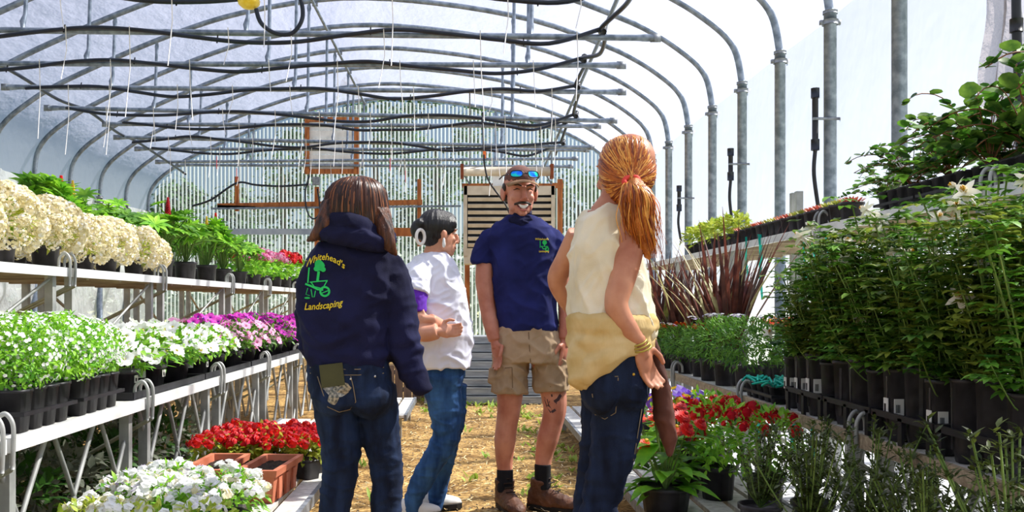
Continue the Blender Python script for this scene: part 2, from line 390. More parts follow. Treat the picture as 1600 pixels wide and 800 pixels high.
# yellow fitting with a loop of hose, top of picture
e = empty('hanging_fitting', P(389, 3, 7.5), 0, 'yellow round fitting with a black hose loop hanging from the roof', 'fitting')
MB().lathe([(.0, -.055), (.05, -.05), (.085, -.02), (.09, .01), (.07, .04), (.02, .06)], 16).build('yellow_cap', mat('yellow_cap', '#e8c42a', '#f2d65a', rough=.4, scale=20), e)
o0 = P(389, 3, 7.5)
MB().tube(bez([P(400, 14, 7.5) - o0, P(408, 36, 7.5) - o0, P(430, 52, 7.5) - o0, P(456, 52, 7.5) - o0, P(472, 30, 7.5) - o0, P(470, 0, 7.5) - o0, P(455, -30, 7.5) - o0], 8), .018, 8).build('hose_loop', hose_m, e)
MB().tube([(0, 0, .05), (0, 0, arch_z(o0.x) - o0.z - .05)], .012, 6).build('stem', black_pl, e)
# risers strapped to the right posts
for n_, (k, ytop, ybot, yend) in enumerate(((1, 138, 235, 330), (3, 232, 282, 360), (5, 290, 330, 380))):
    Y = K0 + DK * k - .02; xx = XR - .13
    px = VX + F * xx / Y
    zt = P(0, ytop, Y).z; zb = P(0, ybot, Y).z; ze = max(P(0, yend, Y).z, 1.56)
    e = empty('riser_pipe', (xx, Y, ze), 0, 'black irrigation riser pipe strapped to the %s post on the right' % ['second nearest', 'fourth nearest', 'sixth nearest'][n_], 'pipe', 'riser pipes on right posts')
    MB().tube([(0, 0, zt - ze), (0, 0, zb - ze)], .026, 8).build('pipe', black_pl, e)
    MB().tube([(0, 0, zt - ze + .0), (0, 0, zt - ze - .08)], .036, 8).build('fitting', hose_m, e); MB().tube([(0, 0, zb - ze + .09), (0, 0, zb - ze)], .036, 8).build('fitting', hose_m, e)
    MB().tube(bez([(0, 0, zb - ze), (-.01, 0, (zb - ze) * .6), (.03, 0, 0)], 6), .017, 8).build('tail_hose', black_pl, e)
    MB().tube([(-.03, -.03, (zb + zt) / 2 - ze), (.2, -.03, (zb + zt) / 2 - ze)], .012, 6).build('strap', galv_d, e)
# hazy flap and black pole at the right edge
hz = film('film_grimy', (.42, .37, .37), .28, .6, .8, 5)
mb = MB(); n = 10
for j in range(13):
    for i in range(n + 1):
        x = 1540 + 75 * i / n + 6 * sin(j * .7) * (1 - i / n) + (12 if j > 8 else 0); y = -30 + 24 * j
        p = P(x, y, 5.15); p.y += .05 * sin(i * 1.6 + j * .3); mb.v.append(tuple(p))
for j in range(12):
    for i in range(n): a = j * (n + 1) + i; mb.f.append((a, a + 1, a + n + 2, a + n + 1)); mb.m.append(0)
o = mb.build('plastic_flap', hz); tag(o, 'grimy wrinkled plastic flap hanging by the black pole at upper right', 'plastic sheet')
p = P(1594, 0, 4.95)
e = empty('black_pole', (p.x, p.y, 0), 0, 'black upright pole at the upper right edge of the picture', 'pole')
MB().tube(bez([(0, 0, 0), (0, 0, 1.4), (.0, 0, 2.1), (-.02, 0, 2.6), (-.02, 0, 3.4)], 6), .024, 8).build('pipe', black_pl, e)
MB().tube([(-.02, 0, 2.55), (-.02, 0, 2.62)], .034, 8).build('coupling', black_pl, e)
# ------------------------------------------------------------------ far end wall
wb = empty('wall_back', (0, YB, 0), 0, 'corrugated clear polycarbonate end wall with timber framing', 'wall', kind='structure')
pitch = .078; x = XL + .05; SW = .90
while x < XR - .05:
    x1 = min(x + SW, XR - .03); mb = MB(); n = int((x1 - x) / pitch * 6); prev = None
    for i in range(n + 1):
        q = x + (x1 - x) * i / n; yy = .019 * sin(2 * pi * q / pitch); zt = arch_z(q) - .02
        mb.v += [(q, yy, 0), (q, yy, zt)]
        if i: a = 2 * i; mb.f.append((a - 2, a, a + 1, a - 1)); mb.m.append(0)
    mb.build('panel', poly, wb); x = x1
def bar_px(name, x0, y0, x1, y1, wpx, Y, m, parent, dep=.05):            # a bar of timber between two image points at distance Y
    a, b = P(x0, y0, Y), P(x1, y1, Y); o = parent.matrix_world.translation if False else Vector(parent.location)
    return MB().bar(a - o, b - o, dep, wpx * Y / F, up=Vector((0, 1, 0)) if False else Vector((0, 0, 1)) if abs(x1 - x0) > abs(y1 - y0) else Vector((1, 0, 0))).build(name, m, parent, smooth=False)
yw = YB - .11
for (x0, y0, x1, y1, w_) in ((340, 322, 660, 316, 8), (590, 362, 655, 363, 13), (340, 323, 400, 325, 5), (860, 290, 880, 290, 8)):
    bar_px('rail', x0, y0, x1, y1, w_, yw, wood, wb)
for (x0, y0, y1, w_) in ((370, 276, 330, 6), (495, 292, 400, 7), (655, 280, 385, 6), (730, 400, 610, 8), (875, 280, 470, 8), (880, 470, 590, 8)):
    bar_px('stud', x0, y0, x0, y1, w_, yw + .01, wood, wb)
bar_px('rail', 250, 362, 500, 362, 9, yw + .02, mat('rail_grey', '#8b98a8', '#a9b4c0', rough=.6, scale=4), wb)
bar_px('rail', 330, 326, 720, 322, 3, yw - .05, galv, wb)
# far cable with junction box
e = empty('power_cable', P(430, 290, yw - .2), 0, 'black power cable and junction box strung along the far end wall', 'cable'); o0 = Vector(e.location)
MB().tube(bez([P(q[0], q[1], yw - .2) - o0 for q in ((300, 322), (330, 312), (370, 286), (400, 289), (440, 291), (485, 288))], 5), .022, 6).build('cable', hose_m, e)
MB().tube(bez([P(q[0], q[1], yw - .2) - o0 for q in ((484, 272), (477, 300), (480, 330), (490, 342), (500, 330), (496, 295))], 5), .016, 6).build('cable_loop', hose_m, e)
MB().box(P(494, 283, yw - .2) - o0, (.14, .09, .16)).build('junction_box', galv_d, e, smooth=False)
# shuttered vent high in the end wall
e = empty('vent_shutter', P(519, 270, yw - .03), 0, 'white slatted vent shutter in orange timber frame on the end wall', 'vent'); o0 = Vector(e.location)
for a, b in (((480, 184), (480, 272)), ((557, 184), (557, 272))): MB().bar(P(*a, yw - .04) - o0, P(*b, yw - .04) - o0, .09, .09).build('frame_side', wood, e, smooth=False)
for y in (187, 268): MB().bar(P(478, y, yw - .05) - o0, P(559, y, yw - .05) - o0, .09, .09).build('frame_rail', wood, e, smooth=False)
for q in range(6):
    y = 197 + q * 12.8; MB().box(P(518.5, y, yw - .02) - o0, (.92, .02, .158), M=Matrix.Rotation(.22, 3, 'X')).build('slat', alu, e, smooth=False)
# unit heater
YH = 17.2
e = empty('unit_heater', P(800, 410, YH), 0, 'beige unit heater with dark louvred front hanging before the end wall', 'heater'); o0 = Vector(e.location)
def hb(name, x0, y0, x1, y1, d, m, dy=0, rx=0):
    a, b = P(x0, y0, YH), P(x1, y1, YH); c = (a + b) / 2 - o0 + Vector((0, dy, 0))
    return MB().box(c, (abs(b.x - a.x), d, abs(b.z - a.z)), M=Matrix.Rotation(rx, 3, 'X')).build(name, m, e, smooth=False)
hb('cabinet', 730, 302, 862, 394, .55, dark, .3)
hb('top_panel', 725, 291, 866, 305, .66, beige, .28); hb('bottom_panel', 725, 388, 866, 412, .62, beige, .28)
hb('side_panel', 724, 291, 730, 400, .64, beige, .27); hb('side_panel', 861, 291, 867, 400, .64, beige, .27)
for q in range(8): hb('louvre', 731, 309 + q * 10.2, 861, 314.5 + q * 10.2, .03, beige, -.03, .5)
hb('support_board', 722, 286, 868, 292, .1, wood, .1)
a, b = P(722, 268, YH) - o0, P(862, 268, YH) - o0
MB().tube([a, b], .085, 14).build('flue_pipe', beige, e)
for x in (722, 862): MB().box(P(x, 268, YH) - o0, (.06, .2, .26)).build('flue_bracket', mat('rust', '#6a3018', '#8a4420', rough=.8), e, smooth=False)
hb('chimney_collar', 770, 272, 786, 292, .2, alu, .1)
for x in (734, 862): MB().tube([P(x, 288, YH) - o0, P(x - 8, 275, YH) - o0, P(x, 262, YH) - o0, (P(x, 262, YH) - o0).x and Vector((P(x, 0, YH).x - o0.x, 0, arch_z(P(x, 0, YH).x) - o0.z - .05))], .016, 6).build('hanger_rod', galv_d, e)
# timber posts carrying the heater side, cable running down
e = empty('guide_cord', P(755, 180, 12.4), 0, 'slack black and white cord slung from a crossbar behind the man', 'cord'); o0 = Vector(e.location)
MB().tube(bez([P(754, 176, 12.42) - o0, P(756, 240, 12.0) - o0, P(758, 262, 12.0) - o0, P(765, 285, 12.0) - o0, P(790, 320, 12.0) - o0, P(800, 345, 12.0) - o0], 5), .012, 5).build('cord', black_pl, e)
MB().box(P(757, 242, 12.0) - o0, (.04, .03, .09)).build('orange_clip', mat('orange_clip', '#ff7a2a', rough=.5), e)
# stacked grey timber at the end of the path
e = empty('timber_stack', (0, 10.4, 0), 0, 'stack of weathered grey boards at the far end of the path', 'timber stack')
rr = random.Random(5); z = 0
for q in range(8):
    h_ = .092; wv = rr.uniform(-.05, .05)
    MB().box((.16 + wv, .0 + .06 * q, z + h_ / 2), (1.28, .5, h_ - .012)).build('board', wood_g, e, smooth=False); z += h_
e = empty('board_fence', (-.78, 10.6, 0), 0, 'low brown upright board panel behind the women', 'panel')
for q in range(7): MB().box((-.3 + .1 * q, 0, .2), (.092, .025, .40)).build('board', mat('board_brown', '#6d5a4e', '#8b7565', rough=.8, scale=3, stretch=(8, 8, 1)), e, smooth=False)
for q in range(2): MB().box((0, .03, .12 + .2 * q), (.68, .035, .05)).build('rail', wood_g, e, smooth=False)

# ------------------------------------------------------------------ trees and hedge beyond the end wall
tree_m = mat('tree_leaf', '#20382c', '#5c8450', rough=.7, scale=1.3, transl=.3)
bark = mat('bark', '#4a3b2e', '#6a5642', rough=.9, scale=6)
def tree(px, Y, h, r, seed, lab, z0=1.2):
    rr = random.Random(seed); x = (px - VX) * Y / F
    e = empty('garden_tree', (x, Y, -.06), 0, lab, 'tree', 'trees beyond the end wall')
    MB().tube(bez([(0, 0, 0), (.1, 0, h * .4), (0, 0, h * .8)], 4), [.16] * 4 + [.1] * 4 + [.05], 8).build('trunk', bark, e)
    mb = MB()
    cl = [(Vector((rr.uniform(-r, r) * .75, rr.uniform(-r, r) * .5, z0 + (h - z0) * rr.random())), rr.uniform(.35, .7)) for q in range(int(16 * r))]
    for c, cr in cl:
        for q in range(95):
            d = Vector((rr.gauss(0, 1), rr.gauss(0, 1), rr.gauss(0, 1))).normalized(); p = c + d * cr * rr.uniform(.6, 1.05)
            mb.leaf(p, Vector((rr.gauss(0, 1), rr.gauss(0, 1), -.2)), d, rr.uniform(.14, .24), rr.uniform(.09, .15), seg=1)
    tag(mb.build('crown', tree_m, e), kind='stuff')
for a in ((330, 25, 4.2, 1.5, 1, 'sparse tree behind the left of the end wall'), (440, 31, 7.2, 1.7, 2, 'leafy tree behind the wall left of the vent'), (585, 36, 9.5, 2.2, 3, 'tree seen through the wall right of the vent'),
          (680, 26, 7.0, 1.7, 4, 'densest green tree beyond the end wall above the bun hair woman'), (800, 32, 7.6, 1.8, 5, 'tree beyond the end wall behind the heater'), (905, 25, 4.8, 1.2, 6, 'tree beyond the right side of the end wall')): tree(*a)
mb = MB(); rr = random.Random(8)
e = empty('garden_hedge', (-2, 23, -.06), 0, 'long dim hedge beyond the end wall', 'hedge')
for q in range(5200):
    p = Vector((rr.uniform(-9, 9), rr.uniform(-.5, .5), rr.uniform(0, 1.9 + .5 * sin(q * .01)))); mb.leaf(p, Vector((rr.gauss(0, 1), rr.gauss(0, 1), .3)), Vector((0, -1, .5)), .28, .17, seg=1)
tag(mb.build('foliage', mat('hedge_leaf', '#8c9c8c', '#c3cfc0', rough=.7, scale=1.5, transl=.2), e), kind='stuff')
# ------------------------------------------------------------------ benches
deck_m = mat('deck_grey', '#b9b7b0', '#dcdad4', rough=.6, scale=30)
rod_y = mat('rod_old', '#9a9c84', '#c3c4b2', rough=.45, metal=.4, scale=10)
leg_m = mat('leg_steel', '#90928f', '#bcbdb9', rough=.5, metal=.3, scale=6)
under_w = mat('deck_wood', '#8c7a62', '#b8a68a', rough=.8, scale=5, stretch=(1, 10, 10))
def bench(name, lab, grp, xf, xb, z, y0, y1, hooks=True, edge=alu, lattice=True, tall_posts=0, leg_z=0.0, slats=True, xbrace=False):
    """one display-bench section: deck slats, edge rail, square legs, bent lattice rods, hook with brace rods"""
    s = 1 if xb > xf else -1; L_ = y1 - y0; W = abs(xb - xf)
    e = empty(name, ((xf + xb) / 2, (y0 + y1) / 2, 0), 0, lab, 'bench', grp); o0 = Vector(e.location)
    A = lambda x, y, zz: Vector((x, y, zz)) - o0
    ns = max(3, int(W / .11))
    for q in range(ns):
        x = xf + s * (W * (q + .5) / ns); MB().box(A(x, (y0 + y1) / 2, z - .012), (W / ns * .8, L_ - .02, .02)).build('deck_slat', deck_m, e, smooth=False)
    MB().box(A(xf, (y0 + y1) / 2, z - .022), (.022, L_ - .015, .05)).build('edge_rail', edge, e, smooth=False)
    MB().box(A(xb, (y0 + y1) / 2, z - .022), (.022, L_ - .015, .05)).build('edge_rail', edge, e, smooth=False)
    nb = max(2, int(L_ / .45))
    for q in range(nb): MB().box(A((xf + xb) / 2, y0 + L_ * (q + .5) / nb, z - .04), (W - .03, .04, .036)).build('cross_bearer', under_w, e, smooth=False)
    for y in (y0 + .12, y1 - .12):
        for x in (xf + s * .06, xb - s * .06):
            MB().box(A(x, y, (z - .03 + leg_z) / 2), (.045, .045, z - .03 - leg_z)).build('leg', leg_m, e, smooth=False)
    if lattice:
        n = max(2, int(round(L_ / .42)))
        for x in (xf + s * .06,) + ((xb - s * .06,) if W > .5 else ()):
            for q in range(n):
                ya, yb_ = y0 + L_ * q / n + .03, y0 + L_ * (q + 1) / n - .03; zt, zb = z - .05, max(leg_z + .03, z - .62)
                ym, zm = (ya + yb_) / 2, (zt + zb) / 2
                MB().tube(bez([A(x, ya, zt), A(x, ym - .025, zm + .03), A(x, ym - .025, zm - .03), A(x, ya, zb)], 3), .011, 6).build('lattice_rod', leg_m, e)
                MB().tube(bez([A(x, yb_, zt), A(x, ym + .005, zm + .03), A(x, ym + .005, zm - .03), A(x, yb_, zb)], 3), .011, 6).build('lattice_rod', leg_m, e)
    if xbrace:
        MB().tube([A(xb - s * .05, y0 + .1, z - .05), A(xb - s * .05, y1 - .1, z - .75)], .012, 6).build('cross_brace', leg_m, e)
        MB().tube([A(xf + s * .06, y1 - .1, z - .05), A(xf + s * .06, y0 + .1, z - .6)], .009, 6).build('cross_brace', leg_m, e)
    if hooks:
        yk = y1 - .02; xo = xf - s * .018
        for dy in (-.035, .035):
            pts = [A(xo - s * .0, yk + dy, z - .10), A(xo - s * .004, yk + dy, z + .0), A(xo, yk + dy, z + .055), A(xo + s * .025, yk + dy, z + .085), A(xo + s * .055, yk + dy, z + .06), A(xo + s * .06, yk + dy, z + .01)]
            MB().tube(bez(pts, 5), .0085, 6).build('hook', leg_m, e)
            MB().tube([A(xo, yk + dy, z - .10), A(xo + s * min(.74, W), yk + dy, z - .47)], .009, 6).build('brace_rod', rod_y, e)
    if tall_posts:
        for y in (y0 + .3, y0 + .42):
            MB().box(A(xb - s * .03, y, tall_posts / 2), (.055, .06, tall_posts)).build('upright', leg_m, e, smooth=False)
    return e
LZ, UZ, RZ, RUZ = .65, 1.30, .60, 1.58
edges = [.42, 1.75, 3.08, 4.45, 5.76, 7.1, 8.45, 9.8]
for q in range(1, 7):
    bench('plant_bench', 'white edged steel lattice bench carrying the lower left flowers, %s section' % ORD[q - 1], 'lower left bench sections', -1.53, -2.18, LZ, edges[q], edges[q + 1] - .01)
edges = [2.0, 3.6, 5.25, 6.84, 8.83, 10.5, 12.2, 13.6]
for q in range(7):
    bench('plant_bench', 'raised rear steel bench on the left, %s section from the viewer' % ORD[q], 'upper left bench sections', -2.24, -3.25, UZ, edges[q], edges[q + 1] - .01, lattice=False, xbrace=True)
for q, (a, b) in enumerate(((1.9, 3.3), (3.32, 5.6), (5.62, 7.3))):
    bench('low_bench', 'low grey slatted floor bench on the left, %s from the viewer' % ORD[q], 'low left benches', -.73, -1.46, .20, a, b, hooks=False, lattice=False, edge=galv_d)
bench('low_bench', 'low white wire bench at the far left end of the path', 'low left benches', -.50, -1.2, .20, 7.5, 8.95, hooks=False, lattice=False, edge=galv_d)
for q, (a, b) in enumerate(((2.0, 3.58), (3.60, 5.06), (5.08, 6.7), (6.72, 8.4), (8.42, 10.0))):
    bench('plant_bench', 'steel bench carrying the tall pots at lower right, %s section' % ORD[q], 'lower right bench sections', 1.5, 2.1, RZ, a, b, edge=under_w)
for q, (a, b) in enumerate(((2.2, 3.85), (3.87, 5.7), (5.72, 7.6), (7.62, 9.7), (9.72, 11.8))):
    bench('plant_bench', 'high rear bench along the right plastic wall, %s section' % ORD[q], 'upper right bench sections', 2.16, 2.86, RUZ, a, b, tall_posts=[2.12, 2.1, 2.06, 2.06, 2.0][q], hooks=q < 2, lattice=False)
for q, (a, b) in enumerate(((1.9, 3.7), (3.72, 5.5), (5.9, 8.2))):
    bench('low_bench', 'low grey floor bench along the right of the path, %s from the viewer' % ORD[q], 'low right benches', .78, 1.44, .20, a, b, hooks=False, lattice=False, edge=galv_d)
# bench against the far left wall, seen between the shelves
for q, (a, b) in enumerate(((6.0, 8.5), (8.52, 11), (11.02, 13.5))):
    bench('rear_bench', 'distant white bench near the left wall, %s of three' % ORD[q], 'far left benches', -4.2, -5.4, .8, a, b, hooks=False, edge=alu)
e = empty('wood_plank', (-4.0, 8.0, .86), 0, 'orange tan plank lying on the distant left bench', 'plank')
MB().box((-.45, 0, -.0), (.3, 2.4, .06)).build('plank', mat('plank_tan', '#c08848', '#d8a868', rough=.8, scale=3), e, smooth=False)
# ------------------------------------------------------------------ plants
def M_at(loc, d, nrm, sc=1.0):
    d = Vector(d).normalized(); nrm = Vector(nrm); sd = d.cross(nrm); sd = sd.normalized() if sd.length > 1e-5 else frame_of(d)[0]; n2 = sd.cross(d)
    m = Matrix((sd, d, n2)).transposed().to_4x4() @ Matrix.Diagonal((sc, sc, sc, 1)) if False else Matrix.Translation(Vector(loc)) @ Matrix((sd, d, n2)).transposed().to_4x4() @ Matrix.Diagonal((sc, sc, sc, 1))
    return m
def put(name, me, parent, loc, d, nrm, sc=1.0):
    o = bpy.data.objects.new(name, me); COL.objects.link(o); o.parent = parent; o.matrix_local = M_at(loc, d, nrm, sc); return o
def rdir(rr, up=.0):
    v = Vector((rr.gauss(0, 1), rr.gauss(0, 1), rr.gauss(0, 1) + up)); return v.normalized()
def green(name, a, b, **k): return mat(name, a, b, rough=.5, scale=k.pop('scale', 14), transl=k.pop('transl', .35), rnd=.15, **k)
g_mid = green('leaf_mid', '#2f6a1e', '#7fb23c'); g_bright = green('leaf_bright', '#5aa52a', '#a9dc3e'); g_yel = green('leaf_yellow', '#86a82a', '#d6dc5a')
g_dark = green('leaf_dark', '#1f4318', '#4f8030'); g_grey = green('leaf_grey', '#6c7562', '#a3a894'); g_deep = green('leaf_deep', '#2a5220', '#86ac40'); g_deep2 = green('leaf_deep2', '#3c5a1e', '#a8b84a'); g_olive = green('leaf_olive', '#2b3a18', '#5d6a2c')
def petal(name, a, b=None): return mat(name, a, b or a, rough=.55, scale=25, transl=.3)
cream = petal('petal_cream', '#e2d498', '#fff6dc'); whitep = petal('petal_white', '#f3f3ee', '#ffffff'); magenta = petal('petal_magenta', '#b8189c', '#e040c8')
pink = petal('petal_pink', '#e48ac0', '#f6c4dc'); redp = petal('petal_red', '#c40c10', '#ff2c20'); hot = petal('petal_hotpink', '#d63a86', '#f58ab8'); crim = petal('petal_crimson', '#98001a', '#d8142c')
oran = petal('petal_orange', '#d8320a', '#f4661a'); yell = petal('petal_yellow', '#e8b81a', '#ffe25a'); purp = petal('petal_purple', '#4a1a9a', '#8050d0'); throat = petal('petal_throat', '#c8b83a', '#e8e07a'); lav = petal('petal_lavender', '#c8b4e4', '#f2ecff'); pyell = petal('petal_paleyellow', '#d8d070', '#f4eeb0')
stem_m = mat('stem_green', '#5c7a34', '#7f9a4a', rough=.6); stem_r = mat('stem_red', '#7a4a34', '#96603e', rough=.6)
def leaf_ball(mb, rr, c, r, n, L, W, up=.3, inner=.35, seg=2, zmin=None, fold=.2, mi=0):
    for q in range(n):
        d = rdir(rr, up); t = inner + (1 - inner) * rr.random() ** .5
        p = Vector(c) + Vector((d.x * r[0], d.y * r[1], d.z * r[2])) * t
        if zmin is not None and p.z < zmin: p.z = zmin + rr.random() * .03
        ld = (d + rdir(rr) * .8).normalized(); mb.leaf(p, ld, Vector((0, 0, 1)) + d * .6 + rdir(rr) * .4, L * rr.uniform(.6, 1.2), W * rr.uniform(.6, 1.2), seg=seg, fold=fold, droop=rr.uniform(0, .4), mi=mi)
def pot_round(r, h, taper=.8): return MB().lathe([(r * taper, 0), (r * (taper + .96 - taper) * .97, h * .86), (r * 1.05, h * .87), (r * 1.05, h), (r * .96, h), (r * .93, h * .88)], 16, cap=True)
def pot_square(r, h): return MB().lathe([(r * .8, 0), (r * .97, h * .85), (r * 1.05, h * .86), (r * 1.05, h), (r * .95, h), (r * .93, h * .9)], 16, sq=6)
# bloom meshes (share data)
def bloom_trumpet(m, tm, r=.035):
    mb = MB(); n = 20; prof = [(.12, -.5), (.2, -.12), (.6, .0), (1.0, .04)]
    for j, (q, z) in enumerate(prof):
        for k in range(n):
            t = 2 * pi * k / n; ru = 1 + (.09 * cos(5 * t) if j == 3 else 0); zz = z + (.10 * cos(10 * t) if j == 3 else 0)
            mb.v.append((r * q * ru * cos(t), r * q * ru * sin(t), r * zz))
    for j in range(3):
        for k in range(n): l = (k + 1) % n; mb.f.append((j * n + k, j * n + l, (j + 1) * n + l, (j + 1) * n + k)); mb.m.append(1 if j == 0 else 0)
    mb.f.append(tuple(range(n))); mb.m.append(1)
    return mb.mesh('petunia_bloom', [m, tm])
def bloom_layers(name, m, cm, r=.035, layers=3, n=14, h=.35):                    # zinnia, marigold
    mb = MB()
    for j in range(layers):
        rj = r * (1 - .25 * j); z = r * h * j * .6
        for k in range(n - 2 * j):
            t = 2 * pi * (k + .5 * (j % 2)) / (n - 2 * j); d = Vector((cos(t), sin(t), .18 + .25 * j)); mb.leaf(Vector((0, 0, z)), d, (0, 0, 1), rj, rj * .48, seg=2, fold=-.1, droop=.15)
    mb.ell((0, 0, r * h * layers * .55), (r * .25, r * .25, r * .16), n=8, m=4, mi=1)
    return mb.mesh(name, [m, cm])
def bloom_star(name, m, cm, r=.03):                                                # columbine
    mb = MB()
    for k in range(5):
        t = 2 * pi * k / 5; mb.leaf((0, 0, 0), (cos(t), sin(t), .15), (0, 0, 1), r, r * .5, seg=2); t += pi / 5
        mb.leaf((0, 0, .004), (cos(t) * .6, sin(t) * .6, .8), (cos(t), sin(t), 0), r * .55, r * .4, seg=2)
        mb.tube([(0, 0, 0), Vector((cos(t) * .4, sin(t) * .4, -1.2)) * r], [.1 * r, .03 * r], 4)
    for k in range(6): mb.tube([(0, 0, 0), (r * .12 * cos(k), r * .12 * sin(k), r * .7)], r * .04, 4, mi=1)
    return mb.mesh(name, [m, cm])
def head_ball(name, ms, r=.04, n=36, seed=1, pr=.013):                                # round flower head of small florets
    mb = MB(); rr = random.Random(seed)
    for q in range(n):
        d = rdir(rr, .5); p = Vector((d.x * r, d.y * r, d.z * r * .75)); u, v = frame_of(d); s_ = pr * rr.uniform(.8, 1.2); a0 = rr.uniform(0, 6)
        mb.add([p + d * s_ * .2] + [p + (u * cos(a0 + k * 1.2566) + v * sin(a0 + k * 1.2566)) * s_ + d * s_ * rr.uniform(-.1, .5) for k in range(5)], [(0, k + 1, (k + 1) % 5 + 1) for k in range(5)], rr.randrange(len(ms)))
    return mb.mesh(name, ms, smooth=False)
def palm_leaf(m, r=.075, n=9):
    mb = MB()
    for k in range(n):
        t = 2 * pi * (k + .5) / n; mb.leaf((0, 0, 0), (sin(t) , cos(t), .3), (0, 0, 1), r * (1 - .15 * abs(cos(t / 2)) ** 4), r * .34, seg=2, fold=.35, droop=.25)
    mb.tube([(0, 0, 0), (0, -.02, -.07)], [.003, .004], 4); return mb.mesh('palmate_leaf', [m])
def strap_leaf(m, L=.7, w=.03, bend=.2):
    mb = MB(); n = 7
    for i in range(n + 1):
        t = i / n; ww = w * (.7 + .5 * t if t < .4 else (1 - t) * 1.5) * .5 + .001; y = bend * L * t * t; z = L * t * (1 - .15 * bend * t)
        mb.v += [(-ww, y + ww * .35, z), (0, y, z), (ww, y + ww * .35, z)]
        if i: a = 3 * i; mb.f += [(a - 3, a - 2, a + 1, a), (a - 2, a - 1, a + 2, a + 1)]; mb.m += [0, 0]
    return mb.mesh('strap_leaf', [m])
def round_leaf(m, r=.03):
    mb = MB(); n = 10; mb.v.append((0, r * .1, .0)); 
    for k in range(n): t = 2 * pi * k / n - pi / 2; q = 1 - .25 * (k == 0); mb.v.append((r * .9 * q * cos(t), r + r * q * sin(t), r * .2 * abs(cos(t)) - r * .1 * (sin(t) > 0)))
    mb.v[0] = (0, r, -.05 * r)
    for k in range(n): mb.f.append((0, 1 + k, 1 + (k + 1) % n)); mb.m.append(0)
    return mb.mesh('round_leaf', [m])
def label_tag(parent, loc, sz=(.045, .035), nrm=(0, -1, 0)):
    o = MB().box((0, 0, 0), (sz[0], .003, sz[1])).build('price_label', label_m, parent, smooth=False); o.location = loc
    b = MB()
    for q in range(5): b.box((-sz[0] * .3 + q * sz[0] * .09, -.002, -.1 * sz[1]), (sz[0] * .04, .001, sz[1] * .5))
    c = b.build('barcode', black_pl, o, smooth=False); tag(c, kind='stuff'); return o
def scatter(e, loc, rz, sc): e.location = loc; e.rotation_euler = (0, 0, rz); e.scale = (sc, sc, sc); return e
def series(make, spots, labf, cat, grp, nvar=3):
    """spots: (x, y, z, scale); builds nvar originals then copies"""
    prot = []; out = []
    for i, s_ in enumerate(spots):
        if i < nvar: e = make(100 + i); prot.append(e)
        else: e = copy_tree(prot[i % nvar])
        scatter(e, s_[:3], R.uniform(0, 6.28) if len(s_) < 5 else s_[4], s_[3]); tag(e, labf(i) if callable(labf) else labf, cat, grp); out.append(e)
    return out
# --- cream alyssum mounds, upper left
fl_cream = [head_ball('cream_cluster', [cream, cream, whitep], .03, 34, 3 + q, .0085) for q in range(2)]
def joined_heads(rr, meshes, placements):
    mb = MB(); mats = []
    for me, M in placements:
        off = []
        for q in me.materials:
            if q not in mats: mats.append(q)
            off.append(mats.index(q))
        o = len(mb.v); mb.v += [tuple(M @ v.co) for v in me.vertices]
        for p in me.polygons: mb.f.append(tuple(o + i for i in p.vertices)); mb.m.append(off[p.material_index])
    return mb, mats
def make_alyssum(seed):
    rr = random.Random(seed); e = empty('cream_flower_plant')
    pot_round(.075, .12).build('pot', pot_m, e)
    mb = MB(); leaf_ball(mb, rr, (0, 0, .2), (.15, .15, .12), 260, .05, .016, zmin=.1); tag(mb.build('foliage', g_yel, e), kind='stuff')
    pl = []
    for q in range(150):
        d = rdir(rr, .25); p = Vector((d.x * .19, d.y * .19, .2 + d.z * .165)) * 1.0
        if p.z < .08: continue
        pl.append((rr.choice(fl_cream), M_at(p, frame_of(d)[0], d, rr.uniform(.8, 1.25))))
    mb, ms = joined_heads(rr, None, pl); tag(mb.build('blossom_mound', ms, e, smooth=False), kind='stuff'); return e
sp = [(-2.40, 4.35, UZ, 1.0), (-2.42, 4.80, UZ, 1.12), (-2.40, 5.28, UZ, 1.08), (-2.80, 4.9, UZ, 1.05), (-2.40, 5.80, UZ, .95), (-2.42, 6.22, UZ, 1.0), (-2.40, 6.68, UZ, .98), (-2.44, 7.1, UZ, .85), (-2.78, 5.7, UZ, 1.0), (-2.80, 6.4, UZ, .95), (-2.82, 4.3, UZ, 1.05), (-2.8, 7.0, UZ, .9)]
fr = [0, 1, 2, 4, 5, 6, 7]
series(make_alyssum, sp, lambda i: ('cream white blossom mound on the raised left bench, %s of the front row' % ORD[fr.index(i)]) if i in fr else ('cream white blossom mound in the back row, %s one' % ORD[[10, 3, 8, 9, 11].index(i)]), 'flowering plant', 'cream flower mounds on upper left bench')
